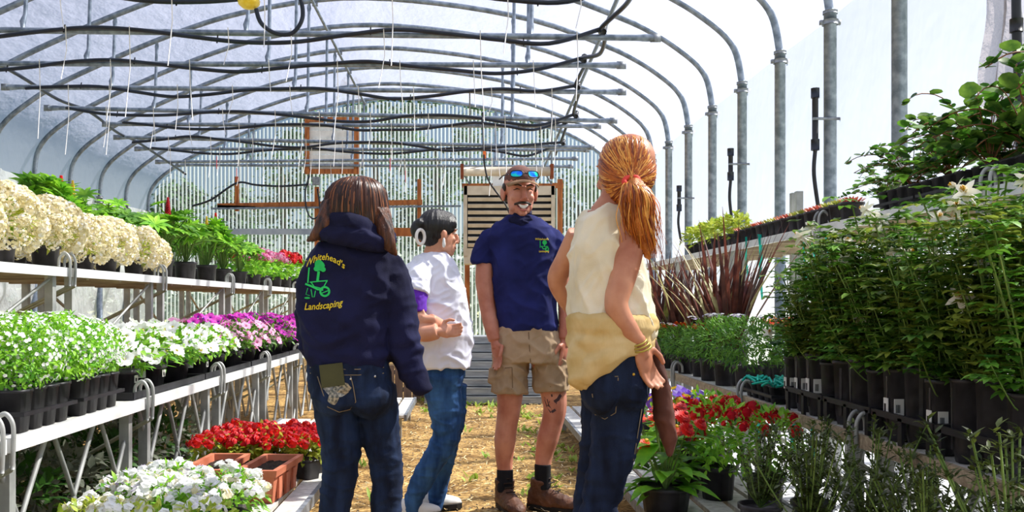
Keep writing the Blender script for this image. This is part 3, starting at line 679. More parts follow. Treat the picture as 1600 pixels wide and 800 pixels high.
# --- lupines
pl_leaf = [palm_leaf(g_bright, .085), palm_leaf(g_mid, .08), palm_leaf(g_bright, .07, 8)]
def spike(m, h=.16):
    mb = MB(); rr = random.Random(9)
    for j in range(14):
        z = h * j / 14; r = .022 * (1 - .75 * j / 14)
        for k in range(7):
            t = k * .898 + j * .4; mb.ell((r * cos(t), r * sin(t), z), (.009 * (1.1 - .6 * j / 14), .009 * (1.1 - .6 * j / 14), .008), n=5, m=3)
    return mb.mesh('flower_spike', [m])
spk = [spike(pyell), spike(crim), spike(redp), spike(yell)]
def make_lupine(seed):
    rr = random.Random(seed); e = empty('lupine_plant')
    pot_round(.09, .16).build('pot', pot_m, e); st = MB()
    for q in range(36):
        t = rr.uniform(0, 6.28); rad = .25 * sqrt(rr.random()); h = .2 + .38 * (1 - (rad / .27) ** 2 * .6) * rr.uniform(.45, 1)
        p = Vector((rad * cos(t), rad * sin(t), h)); st.tube([(0, 0, .13), (p.x * .4, p.y * .4, .1 + h * .6), p], .0035, 4)
        put('leaf', pl_leaf[rr.randrange(3)], e, p, Vector((cos(t), sin(t), rr.uniform(-.8, .1))), Vector((cos(t) * 1.2, sin(t) * 1.2 - .5, .8)), rr.uniform(1.1, 1.6))
    for q in range(rr.randrange(0, 3)):
        t = rr.uniform(0, 6.28); rad = .12 * rr.random(); h = .5; p = Vector((rad * cos(t), rad * sin(t), h)); st.tube([(0, 0, .13), p], .004, 4)
        put('flower_spike', spk[rr.choice([0, 0, 1, 2, 3])], e, p, (1, 0, 0), (0, 0, 1), rr.uniform(.6, .95))
    tag(st.build('stems', stem_m, e), kind='stuff'); return e
sp = [(-3.02, 6.5, UZ, 1.22), (-3.0, 7.1, UZ, 1.25), (-2.98, 7.7, UZ, 1.22), (-2.55, 7.75, UZ, 1.1), (-2.52, 8.3, UZ, 1.1), (-2.95, 8.5, UZ, 1.1), (-2.5, 8.9, UZ, 1.08), (-2.9, 9.2, UZ, 1.1), (-2.5, 9.5, UZ, 1.0), (-2.85, 10.0, UZ, 1.05), (-2.48, 10.1, UZ, .95)]
lup = series(make_lupine, sp, lambda i: 'bushy green lupine with fingered leaves on the raised left bench, %s from viewer' % ORD[i], 'plant', 'lupines on upper left bench', 5)
# --- geraniums
gh = {'red': head_ball('geranium_head', [redp, crim], .045, 34, 5, .017), 'pink': head_ball('geranium_head', [hot, pink], .045, 34, 6, .017)}
def make_geranium(colour):
    def mk(seed):
        rr = random.Random(seed + len(colour)); e = empty('geranium_plant'); pot_round(.085, .14).build('pot', pot_m, e)
        mb = MB(); leaf_ball(mb, rr, (0, 0, .24), (.17, .17, .13), 170, .06, .06, zmin=.12); tag(mb.build('foliage', g_bright, e), kind='stuff')
        for q in range(9):
            t = rr.uniform(0, 6.28); rad = .15 * sqrt(rr.random()); put('flower_head', gh[colour], e, (rad * cos(t), rad * sin(t), .40 + rr.uniform(-.04, .05) - rad * .3), (1, 0, 0), (cos(t) * .3, sin(t) * .3, 1), rr.uniform(.85, 1.2))
        return e
    return mk
series(make_geranium('pink'), [(-2.45, 10.65, UZ, 1), (-2.45, 11.15, UZ, 1), (-2.42, 11.7, UZ, 1)], lambda i: 'pink geranium in black pot on the raised left bench, %s from viewer' % ORD[i], 'geranium', 'pink geraniums')
series(make_geranium('red'), [(-2.85, 11.3, UZ, 1.1), (-2.8, 11.9, UZ, 1.1), (-2.42, 12.3, UZ, 1.1), (-2.75, 12.6, UZ, 1.1), (-2.4, 13.0, UZ, 1.1)], lambda i: 'red geranium on the far end of the raised left bench, %s from viewer' % ORD[i], 'geranium', 'red geraniums')
# --- petunias, lower left
tray_m = mat('tray_black', '#151418', '#222126', rough=.5, scale=15)
pb = {'white': bloom_trumpet(whitep, throat, .042), 'magenta': bloom_trumpet(magenta, purp, .04), 'pink': bloom_trumpet(pink, hot, .038), 'red': bloom_trumpet(crim, crim, .038)}
def make_petunia(colour):
    def mk(seed):
        rr = random.Random(seed * 3 + len(colour)); e = empty('petunia_plant'); pot_square(.085, .13).build('pot', pot_m, e)
        mb = MB(); leaf_ball(mb, rr, (0, 0, .2), (.17, .17, .10), 190, .06, .028, zmin=.11); tag(mb.build('foliage', g_mid if colour != 'white' else g_bright, e), kind='stuff')
        nb = 20 if colour == 'white' else 26
        for q in range(nb):
            t = q * 2.4 + rr.uniform(-.3, .3); rad = .205 * sqrt((q + .5) / nb); z = .335 - .16 * (rad / .2) ** 2 + rr.uniform(-.02, .02)
            nd = Vector((cos(t) * rad * 5, sin(t) * rad * 5, .75)) + rdir(rr) * .35; put('bloom', pb[colour], e, (rad * cos(t), rad * sin(t), z), frame_of(nd)[0], nd, rr.uniform(.8, 1.12))
        return e
    return mk
tr = lambda i: ORD[i]
W_ = [(-1.70, 4.52, LZ, 1.0), (-1.69, 4.90, LZ, 1.0), (-1.68, 5.30, LZ, 1.0), (-2.02, 4.6, LZ, 1.05), (-2.02, 5.05, LZ, 1.05), (-1.68, 5.70, LZ, .95), (-2.0, 5.5, LZ, 1.02), (-1.68, 6.08, LZ, .95), (-2.0, 5.95, LZ, 1.0)]
front = [0, 1, 2, 5, 7]
wp = series(make_petunia('white'), W_, lambda i: ('white petunia in black pot along the lower left bench front, %s from viewer' % ORD[front.index(i)]) if i in front else ('white petunia in the second row of the lower left bench, %s from viewer' % ORD[[3, 4, 6, 8].index(i)]), 'petunia', 'white petunias')
for i in (0, 1, 5): 
    wp[i].rotation_euler.z = 0; label_tag(wp[i], (.0, -.088, .085)); label_tag(wp[i], (.088, 0, .085)).rotation_euler.z = pi / 2
series(make_petunia('pink'), [(-1.67, 6.5, LZ, .95), (-1.67, 6.95, LZ, .95), (-1.67, 7.45, LZ, .9), (-2.0, 6.4, LZ, 1.0)], lambda i: 'pale pink petunia on the lower left bench, %s from viewer' % ORD[i], 'petunia', 'pale pink petunias')
series(make_petunia('magenta'), [(-2.0, 6.85, LZ, 1.05), (-2.0, 7.3, LZ, 1.05), (-2.0, 7.75, LZ, 1.05), (-1.68, 7.95, LZ, 1), (-2.0, 8.2, LZ, 1.05), (-1.68, 8.4, LZ, 1), (-2.0, 8.7, LZ, 1.05), (-1.68, 8.9, LZ, 1), (-1.98, 9.25, LZ, 1.05)], lambda i: 'vivid magenta petunia on the lower left bench, %s from viewer' % ORD[i], 'petunia', 'magenta petunias')
series(make_petunia('red'), [(-1.68, 9.35, LZ, 1), (-1.7, 9.65, LZ, 1)], lambda i: 'crimson petunia at the far end of lower left bench, %s one' % ORD[i], 'petunia', 'crimson petunias', 1)
for i, (y0, y1) in enumerate(((4.33, 5.5), (5.52, 6.66), (6.7, 8.1), (8.12, 9.78))):
    e = empty('carry_tray', (-1.66, (y0 + y1) / 2, LZ), 0, 'shallow black carry tray under the lower left petunias, %s from viewer' % ORD[i], 'tray', 'petunia trays')
    mb = MB(); L_ = y1 - y0
    for x in (-.1, .1): mb.box((x, 0, .018), (.012, L_, .035))
    for y in (-L_ / 2, L_ / 2): mb.box((0, y, .018), (.2, .012, .035))
    mb.box((0, 0, .004), (.2, L_, .006)); mb.build('tray', tray_m, e, smooth=False)
# --- white flecked bush in square cell trays, near left
def square_tray(name, lab, grp, x, y, z, nx, ny, c=.1, h=.14, cat='tray'):
    e = empty(name, (x, y, z), 0, lab, cat, grp)
    for i in range(nx):
        for j in range(ny): MB().lathe([(c * .36, 0), (c * .47, h * .93), (c * .5, h * .93), (c * .5, h), (c * .44, h), (c * .42, h * .9)], 12, ((i - (nx - 1) / 2) * c, (j - (ny - 1) / 2) * c, 0), sq=7).build('cell', tray_m, e)
    mb = MB()
    for s_ in (-1, 1): mb.box((s_ * (nx * c / 2 + .006), 0, h * .45), (.012, ny * c + .02, .014)); mb.box((0, s_ * (ny * c / 2 + .006), h * .45), (nx * c + .02, .012, .014))
    mb.build('rim', tray_m, e, smooth=False); return e
for i, (x, y) in enumerate(((-1.75, 3.42), (-1.75, 3.92))): square_tray('cell_tray', 'black square celled tray under the white flecked bush, %s one' % ['nearer', 'farther'][i], 'bush trays', x, y, LZ, 4, 4, .105, .15)
def make_bacopa(seed):
    rr = random.Random(seed); e = empty('white_flecked_bush'); mb = MB(); leaf_ball(mb, rr, (0, 0, .12), (.2, .2, .14), 1500, .028, .013, inner=.5, zmin=0); tag(mb.build('foliage', g_bright, e), kind='stuff')
    mb = MB()
    for q in range(330):
        d = rdir(rr, .4); p = Vector((d.x * .215, d.y * .215, .12 + d.z * .15)); u, v = frame_of(d); s_ = .0085
        if p.z < .0: continue
        mb.add([p] + [p + (u * cos(k * 1.2566) + v * sin(k * 1.2566)) * s_ + d * .002 for k in range(5)], [(0, k + 1, (k + 1) % 5 + 1) for k in range(5)])
    tag(mb.build('tiny_flowers', whitep, e, smooth=False), kind='stuff'); return e
series(make_bacopa, [(-1.66, 3.35, LZ + .15, .95), (-1.64, 3.72, LZ + .15, 1.0), (-1.92, 3.6, LZ + .15, 1.05), (-1.68, 4.05, LZ + .15, .9), (-1.95, 4.05, LZ + .15, 1.0)], lambda i: 'green bush flecked with tiny white flowers at near left, %s one' % ORD[i], 'plant', 'white flecked bushes', 2)
# --- low left bench: pansies, terracotta, red bedding
pan = [head_ball('pansy_head', [whitep], .02, 6, 11, .019), head_ball('pansy_head', [whitep, lav], .02, 5, 12, .018), head_ball('pansy_head', [whitep, cream], .018, 6, 13, .017)]
def make_pansy(yellowish):
    def mk(seed):
        rr = random.Random(seed); e = empty('pansy_plant'); pot_square(.07, .09).build('pot', pot_m, e); mb = MB(); leaf_ball(mb, rr, (0, 0, .13), (.14, .14, .07), 240, .045, .02, zmin=.07); tag(mb.build('foliage', g_yel if yellowish else g_bright, e), kind='stuff')
        pl = []
        for q in range(38):
            t = rr.uniform(0, 6.28); rad = .155 * sqrt(rr.random()); pl.append((rr.choice(pan), M_at((rad * cos(t), rad * sin(t), .215 - rad * .35 + rr.uniform(-.015, .015)), (1, 0, 0), (cos(t) * .3, sin(t) * .3 - .3, 1), rr.uniform(.8, 1.1))))
        if yellowish: pl = pl[:14]
        b, ms = joined_heads(rr, None, pl); tag(b.build('flowers', ms, e, smooth=False), kind='stuff'); return e
    return mk
series(make_pansy(False), [(-1.24, 3.72, .2, 1), (-1.02, 3.92, .2, 1.0), (-1.28, 4.02, .2, 1), (-.93, 3.62, .2, 1), (-1.1, 3.6, .2, .95), (-1.35, 3.75, .2, 1)], lambda i: 'white and lilac pansy clump on the low left bench, number %s by nearness' % ORD[[4, 2, 5, 0, 1, 3].index(i)], 'pansy', 'white lilac pansies')
series(make_pansy(True), [(-1.2, 3.28, .2, .95), (-.95, 3.3, .2, .95), (-1.38, 3.4, .2, .9)], lambda i: 'yellow green pansy clump at the bottom left, %s from viewer' % ORD[i], 'pansy', 'yellow green pansies', 2)
terra = mat('terracotta', '#a8583a', '#c8795a', rough=.75, scale=8); 
def planter(x, y, rz, lab):
    e = empty('terracotta_planter', (x, y, .20), rz, lab, 'planter', 'terracotta planters'); L_, W2, h = .44, .17, .155
    mb = MB()
    def ring(l, w_, z): return [Vector((-w_ / 2, -l / 2, z)), Vector((w_ / 2, -l / 2, z)), Vector((w_ / 2, l / 2, z)), Vector((-w_ / 2, l / 2, z))]
    rings = [ring(L_ * .86, W2 * .78, 0), ring(L_ * .96, W2 * .94, h * .8), ring(L_ + .02, W2 + .02, h * .8), ring(L_ + .03, W2 + .03, h), ring(L_ - .02, W2 - .02, h), ring(L_ - .03, W2 - .03, h * .75)]
    for q in rings: mb.v += [tuple(v) for v in q]
    for j in range(5):
        for k in range(4): l = (k + 1) % 4; mb.f.append((4 * j + k, 4 * j + l, 4 * j + 4 + l, 4 * j + 4 + k)); mb.m.append(0)
    mb.f.append((3, 2, 1, 0)); mb.m.append(0); mb.build('box', terra, e, smooth=False)
    for sx in (-1, 1):
        for yy in (-.12, .0, .12): MB().box((sx * (W2 * .47), yy, h * .4), (.012, .05, h * .62)).build('ridge', terra, e, smooth=False)
    mb = MB(); n = 12
    for i in range(n + 1):
        for j in range(n + 1): mb.v.append(((i / n - .5) * (W2 - .025), (j / n - .5) * (L_ - .025), h * .8 + .012 * noise.noise(Vector((i * .7, j * .7, x)))))
    for i in range(n):
        for j in range(n): a = i * (n + 1) + j; mb.f.append((a, a + n + 1, a + n + 2, a + 1)); mb.m.append(0)
    mb.build('soil', soil, e); return e
planter(-.93, 4.38, -.08, 'terracotta planter box with bare soil nearest the path on the low left bench')
planter(-1.19, 4.40, -.04, 'terracotta planter box with bare soil behind the path side planter')
rf = head_ball('red_head', [redp, crim, redp], .02, 7, 14, .018)
def make_redbed(seed):
    rr = random.Random(seed); e = empty('red_bedding_plant'); pot_square(.06, .10).build('pot', pot_m, e); mb = MB(); leaf_ball(mb, rr, (0, 0, .15), (.11, .11, .07), 170, .04, .026, zmin=.09); tag(mb.build('foliage', g_yel, e), kind='stuff')
    for q in range(22):
        t = q * 2.4; rad = .12 * sqrt((q + .5) / 22); put('flower', rf, e, (rad * cos(t), rad * sin(t), .235 - rad * .35 + rr.uniform(-.015, .015)), (1, 0, 0), (cos(t) * .4, sin(t) * .4 - .3, 1), rr.uniform(.8, 1.15))
    return e
sp = [(-1.32 + .165 * i + .02 * j, 4.80 + .19 * j, .2, 1.0) for j in range(3) for i in range(4)]
red = series(make_redbed, sp, lambda i: 'red flowering bedding plant on the low left bench, row %s, place %s from the left' % (ORD[i // 4], ['first', 'second', 'third', 'last'][i % 4]), 'bedding plant', 'red bedding plants')
MB().add([(-.011, 0, 0), (.011, 0, 0), (.013, 0, .06), (.009, 0, .075), (-.009, 0, .075), (-.013, 0, .06)], [(0, 1, 2, 3, 4, 5)]).build('plant_tag', label_m, red[2], smooth=False).location = (.02, -.125, .12)
# grey foliage under the lower left bench
def make_grey(seed):
    rr = random.Random(seed); e = empty('grey_foliage_plant'); pot_round(.09, .14).build('pot', pot_m, e); mb = MB(); leaf_ball(mb, rr, (0, 0, .25), (.2, .2, .16), 330, .06, .03, zmin=.1); tag(mb.build('foliage', g_grey if seed % 2 else g_dark, e), kind='stuff'); return e
sp = [(-1.85, 2.9 + .42 * i, .0, 1.15) for i in range(8)] + [(-2.3, 3.2 + .5 * i, .0, 1.2) for i in range(7)]
series(make_grey, sp, lambda i: 'dusty grey green plant on the ground under lower left bench, %s of the %s row' % (ORD[i] if i < 8 else ORD[i - 8], 'front' if i < 8 else 'back'), 'plant', 'plants under the left bench', 4)
# ------------------------------------------------------------------ right side
# deep pots with columbines on the lower right bench
star = bloom_star('columbine_flower', petal('petal_ivory', '#efe8d0', '#fffdf4'), yell, .034)
def make_columbine(seed):
    rr = random.Random(seed); e = empty('columbine_plant')
    MB().lathe([(.038, 0), (.045, .05), (.052, .255), (.056, .256), (.056, .27), (.05, .27), (.047, .24)], 14, sq=4).build('deep_pot', pot_m, e)
    for q in range(2): MB().box((0, 0, 0), (.004, .012, .2)).build('rib', pot_m, e, smooth=False).location = (.05 * (1 if q else -1), 0, .14)
    st = MB(); mb = MB(); tips = []
    for q in range(13):
        t = rr.uniform(0, 6.28); rad = rr.uniform(.05, .22); h = rr.uniform(.36, .80); tip = Vector((rad * cos(t), rad * sin(t), h)); pts = bez([(0, 0, .22), (tip.x * .35, tip.y * .35, h * .6), tip], 4); st.tube(pts, .0028, 4); tips.append(tip)
        for k in range(36):
            u = rr.random() ** .8; p = pts[min(int(u * len(pts)), len(pts) - 1)] + rdir(rr) * rr.uniform(.01, .10)
            if p.z < .27: continue
            a = rr.uniform(0, 6.28); d = Vector((cos(a), sin(a), rr.uniform(-.2, .6)))
            for w_ in (-.8, 0, .8): mb.leaf(p, Vector((cos(a + w_), sin(a + w_), d.z)), (0, 0, 1), rr.uniform(.03, .058), rr.uniform(.02, .036), seg=2, droop=.3)
    tag(st.build('stems', stem_m, e), kind='stuff'); tag(mb.build('foliage', [g_deep, g_mid, g_deep2][seed % 3], e), kind='stuff')
    for q in range(3):
        if rr.random() < .8: put('flower', star, e, tips[q] + Vector((0, 0, .02)), (1, 0, .2), Vector((rr.uniform(-1, .3), -1, .5)), rr.uniform(1.0, 1.5))
    return e
sp = []
for i in range(13):
    y = 2.62 + .155 * i; sp.append((1.585, y, RZ, .92 + .12 * ((i * 5) % 3) / 2))
for i in range(8): sp.append((1.75 + .02 * (i % 2), 2.6 + .27 * i, RZ, .98 + .09 * (i % 3)))
for i in range(5): sp.append((1.94, 2.7 + .45 * i, RZ, 1.0 + .12 * (i % 2)))
def cl(i):
    if i < 13: return 'columbine in deep black pot, %s along the front of lower right bench' % ORD[i]
    if i < 21: return 'columbine in deep black pot, %s of the middle row at lower right' % ORD[i - 13]
    return 'columbine in deep black pot, %s of the back row at lower right' % ORD[i - 21]
colm = series(make_columbine, sp, cl, 'columbine', 'columbines in deep pots', 6)
for i in (3, 5, 10, 11, 12):
    colm[i].rotation_euler.z = 0; label_tag(colm[i], (-.028, -.049, .13), (.036, .06)); label_tag(colm[i], (-.054, 0, .13), (.036, .06)).rotation_euler.z = -pi / 2
for i in range(4):
    y = 2.77 + .47 * i
    e = empty('pot_rack', (1.64, y, RZ), 0, 'black plastic rack holding the deep pots at lower right, %s from viewer' % ORD[i], 'pot rack', 'deep pot racks'); mb = MB()
    for x in (-.125, .17): mb.box((x, 0, .10), (.012, .45, .022))
    for yy in (-.225, .225): mb.box((.02, yy, .10), (.3, .012, .022))
    mb.build('band', tray_m, e, smooth=False)
    for x in (-.125, .17):
        for yy in (-.2, 0, .2): MB().box((x, yy, .05), (.012, .03, .10)).build('foot', tray_m, e, smooth=False)
# teal net tray
e = square_tray('cell_tray', 'small black tray with teal netting on the lower right bench', None, 1.62, 4.86, RZ, 2, 5, .1, .085)
mb = MB(); rr = random.Random(2)
for q in range(26):
    x, y = rr.uniform(-.12, .1), rr.uniform(-.25, .25); mb.tube(bez([(x, y, .085), (x + rr.uniform(-.04, .04), y + rr.uniform(-.05, .05), .11), (x + rr.uniform(-.06, .06), y + rr.uniform(-.1, .1), .088)], 3), .006, 5)
tag(mb.build('teal_netting', teal, e), kind='stuff')
# phormiums
sl_ = [strap_leaf(mat('strap_bronze', '#4a2624', '#82483a', rough=.45, scale=10, transl=.25), .84, .036, .14), strap_leaf(mat('strap_olive', '#4a4a22', '#8a8a3a', rough=.45, scale=10, transl=.3), .82, .03, .28), strap_leaf(mat('strap_dark', '#38201e', '#5e3830', rough=.45, scale=10, transl=.2), .72, .044, .08), strap_leaf(mat('strap_pale', '#9a9458', '#d0c890', rough=.45, scale=10, transl=.3), .86, .022, .36)]
def make_phormium(seed):
    rr = random.Random(seed); e = empty('bronze_flax_plant'); pot_round(.1, .2).build('pot', pot_m, e)
    for q in range(34):
        t = rr.uniform(0, 6.28); lean = rr.uniform(.02, .6) ** 1.2; d = Vector((cos(t), sin(t), 0)); k = rr.choice([0, 0, 1, 2, 2, 3]) if lean > .2 else rr.choice([0, 2, 2])
        o = bpy.data.objects.new('strap_leaf', sl_[k]); COL.objects.link(o); o.parent = e
        o.matrix_local = Matrix.Translation((d.x * .03, d.y * .03, .17)) @ Matrix.Rotation(t - pi / 2, 4, 'Z') @ Matrix.Rotation(-lean, 4, 'X') @ Matrix.Diagonal((1, 1, rr.uniform(.7, 1.15), 1))
    return e
sp = [(1.75, 6.15, RZ, 1.05), (1.72, 6.75, RZ, 1.0), (1.68, 7.3, RZ, 1.0), (1.72, 6.45, RZ, 1.0), (1.66, 7.9, RZ, 1.0), (1.62, 8.5, RZ, .95), (1.68, 8.2, RZ, 1.0)]
series(make_phormium, sp, lambda i: 'bronze strap leaved flax plant on right bench, %s from viewer' % ORD[[0, 2, 3, 1, 4, 6, 5][i]], 'flax plant', 'bronze flax plants', 3)
# orange marigolds, feathery green bushes, purple flowers in front of the flax
mar = bloom_layers('marigold_bloom', oran, yell, .03, 3, 10)
def make_marigold(seed):
    rr = random.Random(seed); e = empty('orange_marigold'); pot_round(.07, .12).build('pot', pot_m, e); mb = MB(); leaf_ball(mb, rr, (0, 0, .22), (.13, .13, .12), 260, .045, .016, zmin=.1); tag(mb.build('foliage', g_mid, e), kind='stuff')
    for q in range(9): t = q * 2.4; rad = .12 * sqrt((q + .5) / 9); put('bloom', mar, e, (rad * cos(t), rad * sin(t), .36 - rad * .3), (1, 0, 0), (cos(t) * .3, sin(t) * .3 - .3, 1), rr.uniform(.8, 1.1))
    return e
series(make_marigold, [(1.88, 5.25, RZ, 1.15), (1.9, 5.55, RZ, 1.15), (1.92, 5.85, RZ, 1.15), (1.62, 6.42, RZ, 1.0), (1.6, 7.0, RZ, 1.0), (1.57, 7.55, RZ, .95)], lambda i: 'orange red marigold below the flax leaves on right bench, %s from viewer' % ORD[i], 'marigold', 'orange marigolds')
umb = head_ball('white_umbel', [whitep, lav], .035, 20, 31, .012)
def make_feather(seed):
    rr = random.Random(seed); e = empty('feathery_bush'); pot_round(.08, .14).build('pot', pot_m, e); mb = MB(); leaf_ball(mb, rr, (0, 0, .25), (.19, .19, .15), 1100, .04, .009, inner=.45, zmin=.1); tag(mb.build('foliage', g_mid, e), kind='stuff')
    for q in range(3): t = rr.uniform(0, 6.28); put('umbel', umb, e, (.12 * cos(t), .12 * sin(t), .41), (1, 0, 0), (0, -.2, 1), rr.uniform(.8, 1.2)).scale.z *= .3
    return e
series(make_feather, [(1.62, 5.35, RZ, 1.05), (1.6, 5.72, RZ, 1.05), (1.88, 4.85, RZ + .0, 1.1), (1.58, 6.7, RZ, .85), (1.57, 7.25, RZ, .85), (1.6, 6.08, RZ, 1.0)], lambda i: 'feathery green bush with flat white flower heads on right bench, %s one' % ORD[[1, 2, 0, 4, 5, 3][i]], 'plant', 'feathery bushes', 2)
pur = head_ball('purple_head', [purp, lav, purp], .022, 10, 33, .011)
def make_purple(seed):
    rr = random.Random(seed); e = empty('purple_flower_plant'); pot_round(.075, .14).build('pot', pot_m, e); mb = MB(); leaf_ball(mb, rr, (0, 0, .24), (.15, .15, .14), 320, .05, .02, zmin=.12); tag(mb.build('foliage', g_mid, e), kind='stuff')
    for q in range(16): t = q * 2.4; rad = .14 * sqrt((q + .5) / 16); put('flower', pur, e, (rad * cos(t), rad * sin(t), .40 - rad * .6), (1, 0, 0), (cos(t) * .5, sin(t) * .5, 1), rr.uniform(.7, 1.1))
    return e
series(make_purple, [(1.56, 8.05, RZ, 1.0), (1.55, 8.5, RZ, 1.0), (1.55, 9.0, RZ, 1.05), (1.8, 9.2, RZ, 1.1), (1.56, 9.5, RZ, 1.0)], lambda i: 'purple flowered plant far along the right bench, %s from viewer' % ORD[i], 'plant', 'purple flowers', 2)
# zinnias and neighbours on the low right bench
zin = bloom_layers('zinnia_bloom', redp, crim, .038, 4, 16); zin2 = bloom_layers('zinnia_bloom', crim, yell, .034, 4, 16); zin3 = bloom_layers('zinnia_bloom', oran, yell, .034, 4, 16)
big_leaf = MB().leaf((0, 0, 0), (0, 1, 0), (0, 0, 1), .12, .058, fold=.25, droop=.35, seg=5).mesh('broad_leaf', [g_bright]); big_leaf2 = MB().leaf((0, 0, 0), (0, 1, 0), (0, 0, 1), .10, .05, fold=.3, droop=.2, seg=5).mesh('broad_leaf', [g_mid])
def make_zinnia(seed):
    rr = random.Random(seed); e = empty('zinnia_plant'); pot_round(.11, .11).build('pot', pot_m, e); st = MB()
    for q in range(60):
        t = q * 2.4 + rr.uniform(-.2, .2); z = .09 + .24 * rr.random(); r0 = .02 + .08 * rr.random(); put('leaf', rr.choice([big_leaf, big_leaf2]), e, (r0 * cos(t), r0 * sin(t), z), (cos(t), sin(t), rr.uniform(-.35, .5)), (cos(t) * .2, sin(t) * .2, 1), rr.uniform(.95, 1.4))
    for q in range(13):
        t = q * 2.4 + .5; rad = .155 * sqrt((q + .5) / 13); h = .43 - rad * .75 + rr.uniform(-.05, .06); st.tube([(0, 0, .09), (rad * .6 * cos(t), rad * .6 * sin(t), h * .7), (rad * cos(t), rad * sin(t), h)], .0035, 5)
        put('bloom', rr.choice([zin, zin, zin2, zin3]), e, (rad * cos(t), rad * sin(t), h), (1, 0, 0), (cos(t) * .5, sin(t) * .5 - .6, 1), rr.uniform(.85, 1.2))
    tag(st.build('stems', stem_m, e), kind='stuff'); return e
series(make_zinnia, [(.86, 4.02, .2, 1.05), (1.02, 4.45, .2, 1.0)], lambda i: ['red zinnia in black pot right of the red haired woman', 'red zinnia partly hidden behind the front zinnia'][i], 'zinnia', 'red zinnias', 2)
yp = head_ball('yellow_pansy', [yell, yell, purp], .024, 6, 51, .022)
def make_yp(seed):
    rr = random.Random(seed); e = empty('yellow_pansy_plant'); pot_round(.07, .11).build('pot', pot_m, e); mb = MB(); leaf_ball(mb, rr, (0, 0, .17), (.12, .12, .09), 200, .045, .02, zmin=.08); tag(mb.build('foliage', g_bright, e), kind='stuff')
    for q in range(9): t = q * 2.4; rad = .11 * sqrt((q + .5) / 9); put('flower', yp, e, (rad * cos(t), rad * sin(t), .28 - rad * .3), (1, 0, 0), (cos(t) * .3, sin(t) * .3 - .5, 1), rr.uniform(.8, 1.1))
    return e
series(make_yp, [(.92, 6.1, .2, 1.0), (1.12, 4.85, .2, 1.55), (1.25, 6.3, .2, 1)], lambda i: ['yellow pansy at the corner of the farther low right bench', 'tall yellow and purple pansies behind the zinnias', 'yellow pansy deeper on the farther low right bench'][i], 'pansy', 'yellow pansies', 1)
def make_salvia(seed):
    rr = random.Random(seed); e = empty('red_salvia'); pot_round(.085, .15).build('pot', pot_m, e); mb = MB(); leaf_ball(mb, rr, (0, 0, .28), (.17, .17, .17), 420, .05, .022, zmin=.12); tag(mb.build('foliage', g_bright, e), kind='stuff')
    for q in range(13): t = q * 2.4; rad = .17 * sqrt((q + .5) / 13); put('flower', rf, e, (rad * cos(t), rad * sin(t), .46 - rad * .5 + rr.uniform(-.03, .03)), (1, 0, 0), (cos(t) * .4, sin(t) * .4, 1), rr.uniform(.9, 1.3))
    return e
series(make_salvia, [(1.16, 4.3, .2, 1.0), (1.30, 4.05, .2, 1.0), (1.22, 4.72, .2, 1.0)], lambda i: 'bushy plant dotted with red flowers right of the zinnias, %s one' % ['middle', 'nearest', 'farthest'][i], 'plant', 'red dotted plants', 2)
# dark twiggy shrubs in the right foreground
def make_twig(seed):
    rr = random.Random(seed); e = empty('twiggy_shrub'); pot_round(.1, .17).build('pot', pot_m, e); st = MB(); mb = MB()
    for q in range(24):
        t = rr.uniform(0, 6.28); rad = rr.uniform(.05, .24); h = rr.uniform(.34, .56); pts = bez([(0, 0, .15), (rad * .5 * cos(t), rad * .5 * sin(t), h * .6), (rad * cos(t), rad * sin(t), h)], 5); st.tube(pts, .003, 4)
        for k in range(44):
            p = pts[rr.randrange(3, len(pts))]; a = rr.uniform(0, 6.28); mb.leaf(p + rdir(rr) * .012, (cos(a), sin(a), rr.uniform(.2, 1.2)), (0, 0, 1), rr.uniform(.022, .045), rr.uniform(.008, .014), seg=2)
    tag(st.build('stems', stem_m, e), kind='stuff'); tag(mb.build('foliage', g_olive, e), kind='stuff'); return e
sp = [(1.30, 2.62, .2, .9), (1.12, 3.05, .2, .92), (1.34, 3.1, .2, .9), (1.12, 3.55, .2, .8), (1.34, 3.6, .2, .8), (1.36, 2.3, .2, 1.05), (1.72, 2.9, .0, 1.15), (1.75, 3.5, .0, 1.15), (1.8, 2.4, 0, 1.15)]
series(make_twig, sp, lambda i: 'dark twiggy shrub in the lower right foreground, %s' % ['second of the wall side row', 'nearest of the path side row', 'third of the wall side row', 'farthest of the path side row', 'farthest of the wall side row', 'nearest of the wall side row', 'middle one on the ground under the bench', 'farther one on the ground under the bench', 'nearer one on the ground under the bench'][i], 'shrub', 'twiggy shrubs')
# trailing vine plants on the upper right bench
rl = [round_leaf(g_deep, .034), round_leaf(g_mid, .03), round_leaf(g_dark, .026)]
def make_vine(seed):
    rr = random.Random(seed); e = empty('trailing_vine_plant'); st = MB()
    for q in range(22):
        t = rr.uniform(0, 6.28); L_ = rr.uniform(.16, .46); h = rr.uniform(.02, .30); pts = bez([(0, 0, 0), (L_ * .4 * cos(t), L_ * .4 * sin(t), h * .8 + .05), (L_ * .75 * cos(t + .15), L_ * .75 * sin(t + .15), h + .03), (L_ * cos(t + .2), L_ * sin(t + .2), h * .9)], 4); st.tube(pts, .0026, 4)
        for k in range(13):
            i = rr.randrange(2, len(pts)); a = rr.uniform(0, 6.28); put('leaf', rr.choice(rl), e, pts[i], (cos(a), sin(a), rr.uniform(-.2, .7)), Vector((0, 0, 1)) + rdir(rr) * .7, rr.uniform(.6, 1.25) * (.55 if i > len(pts) - 2 else 1))
    tag(st.build('stems', stem_r, e), kind='stuff'); return e
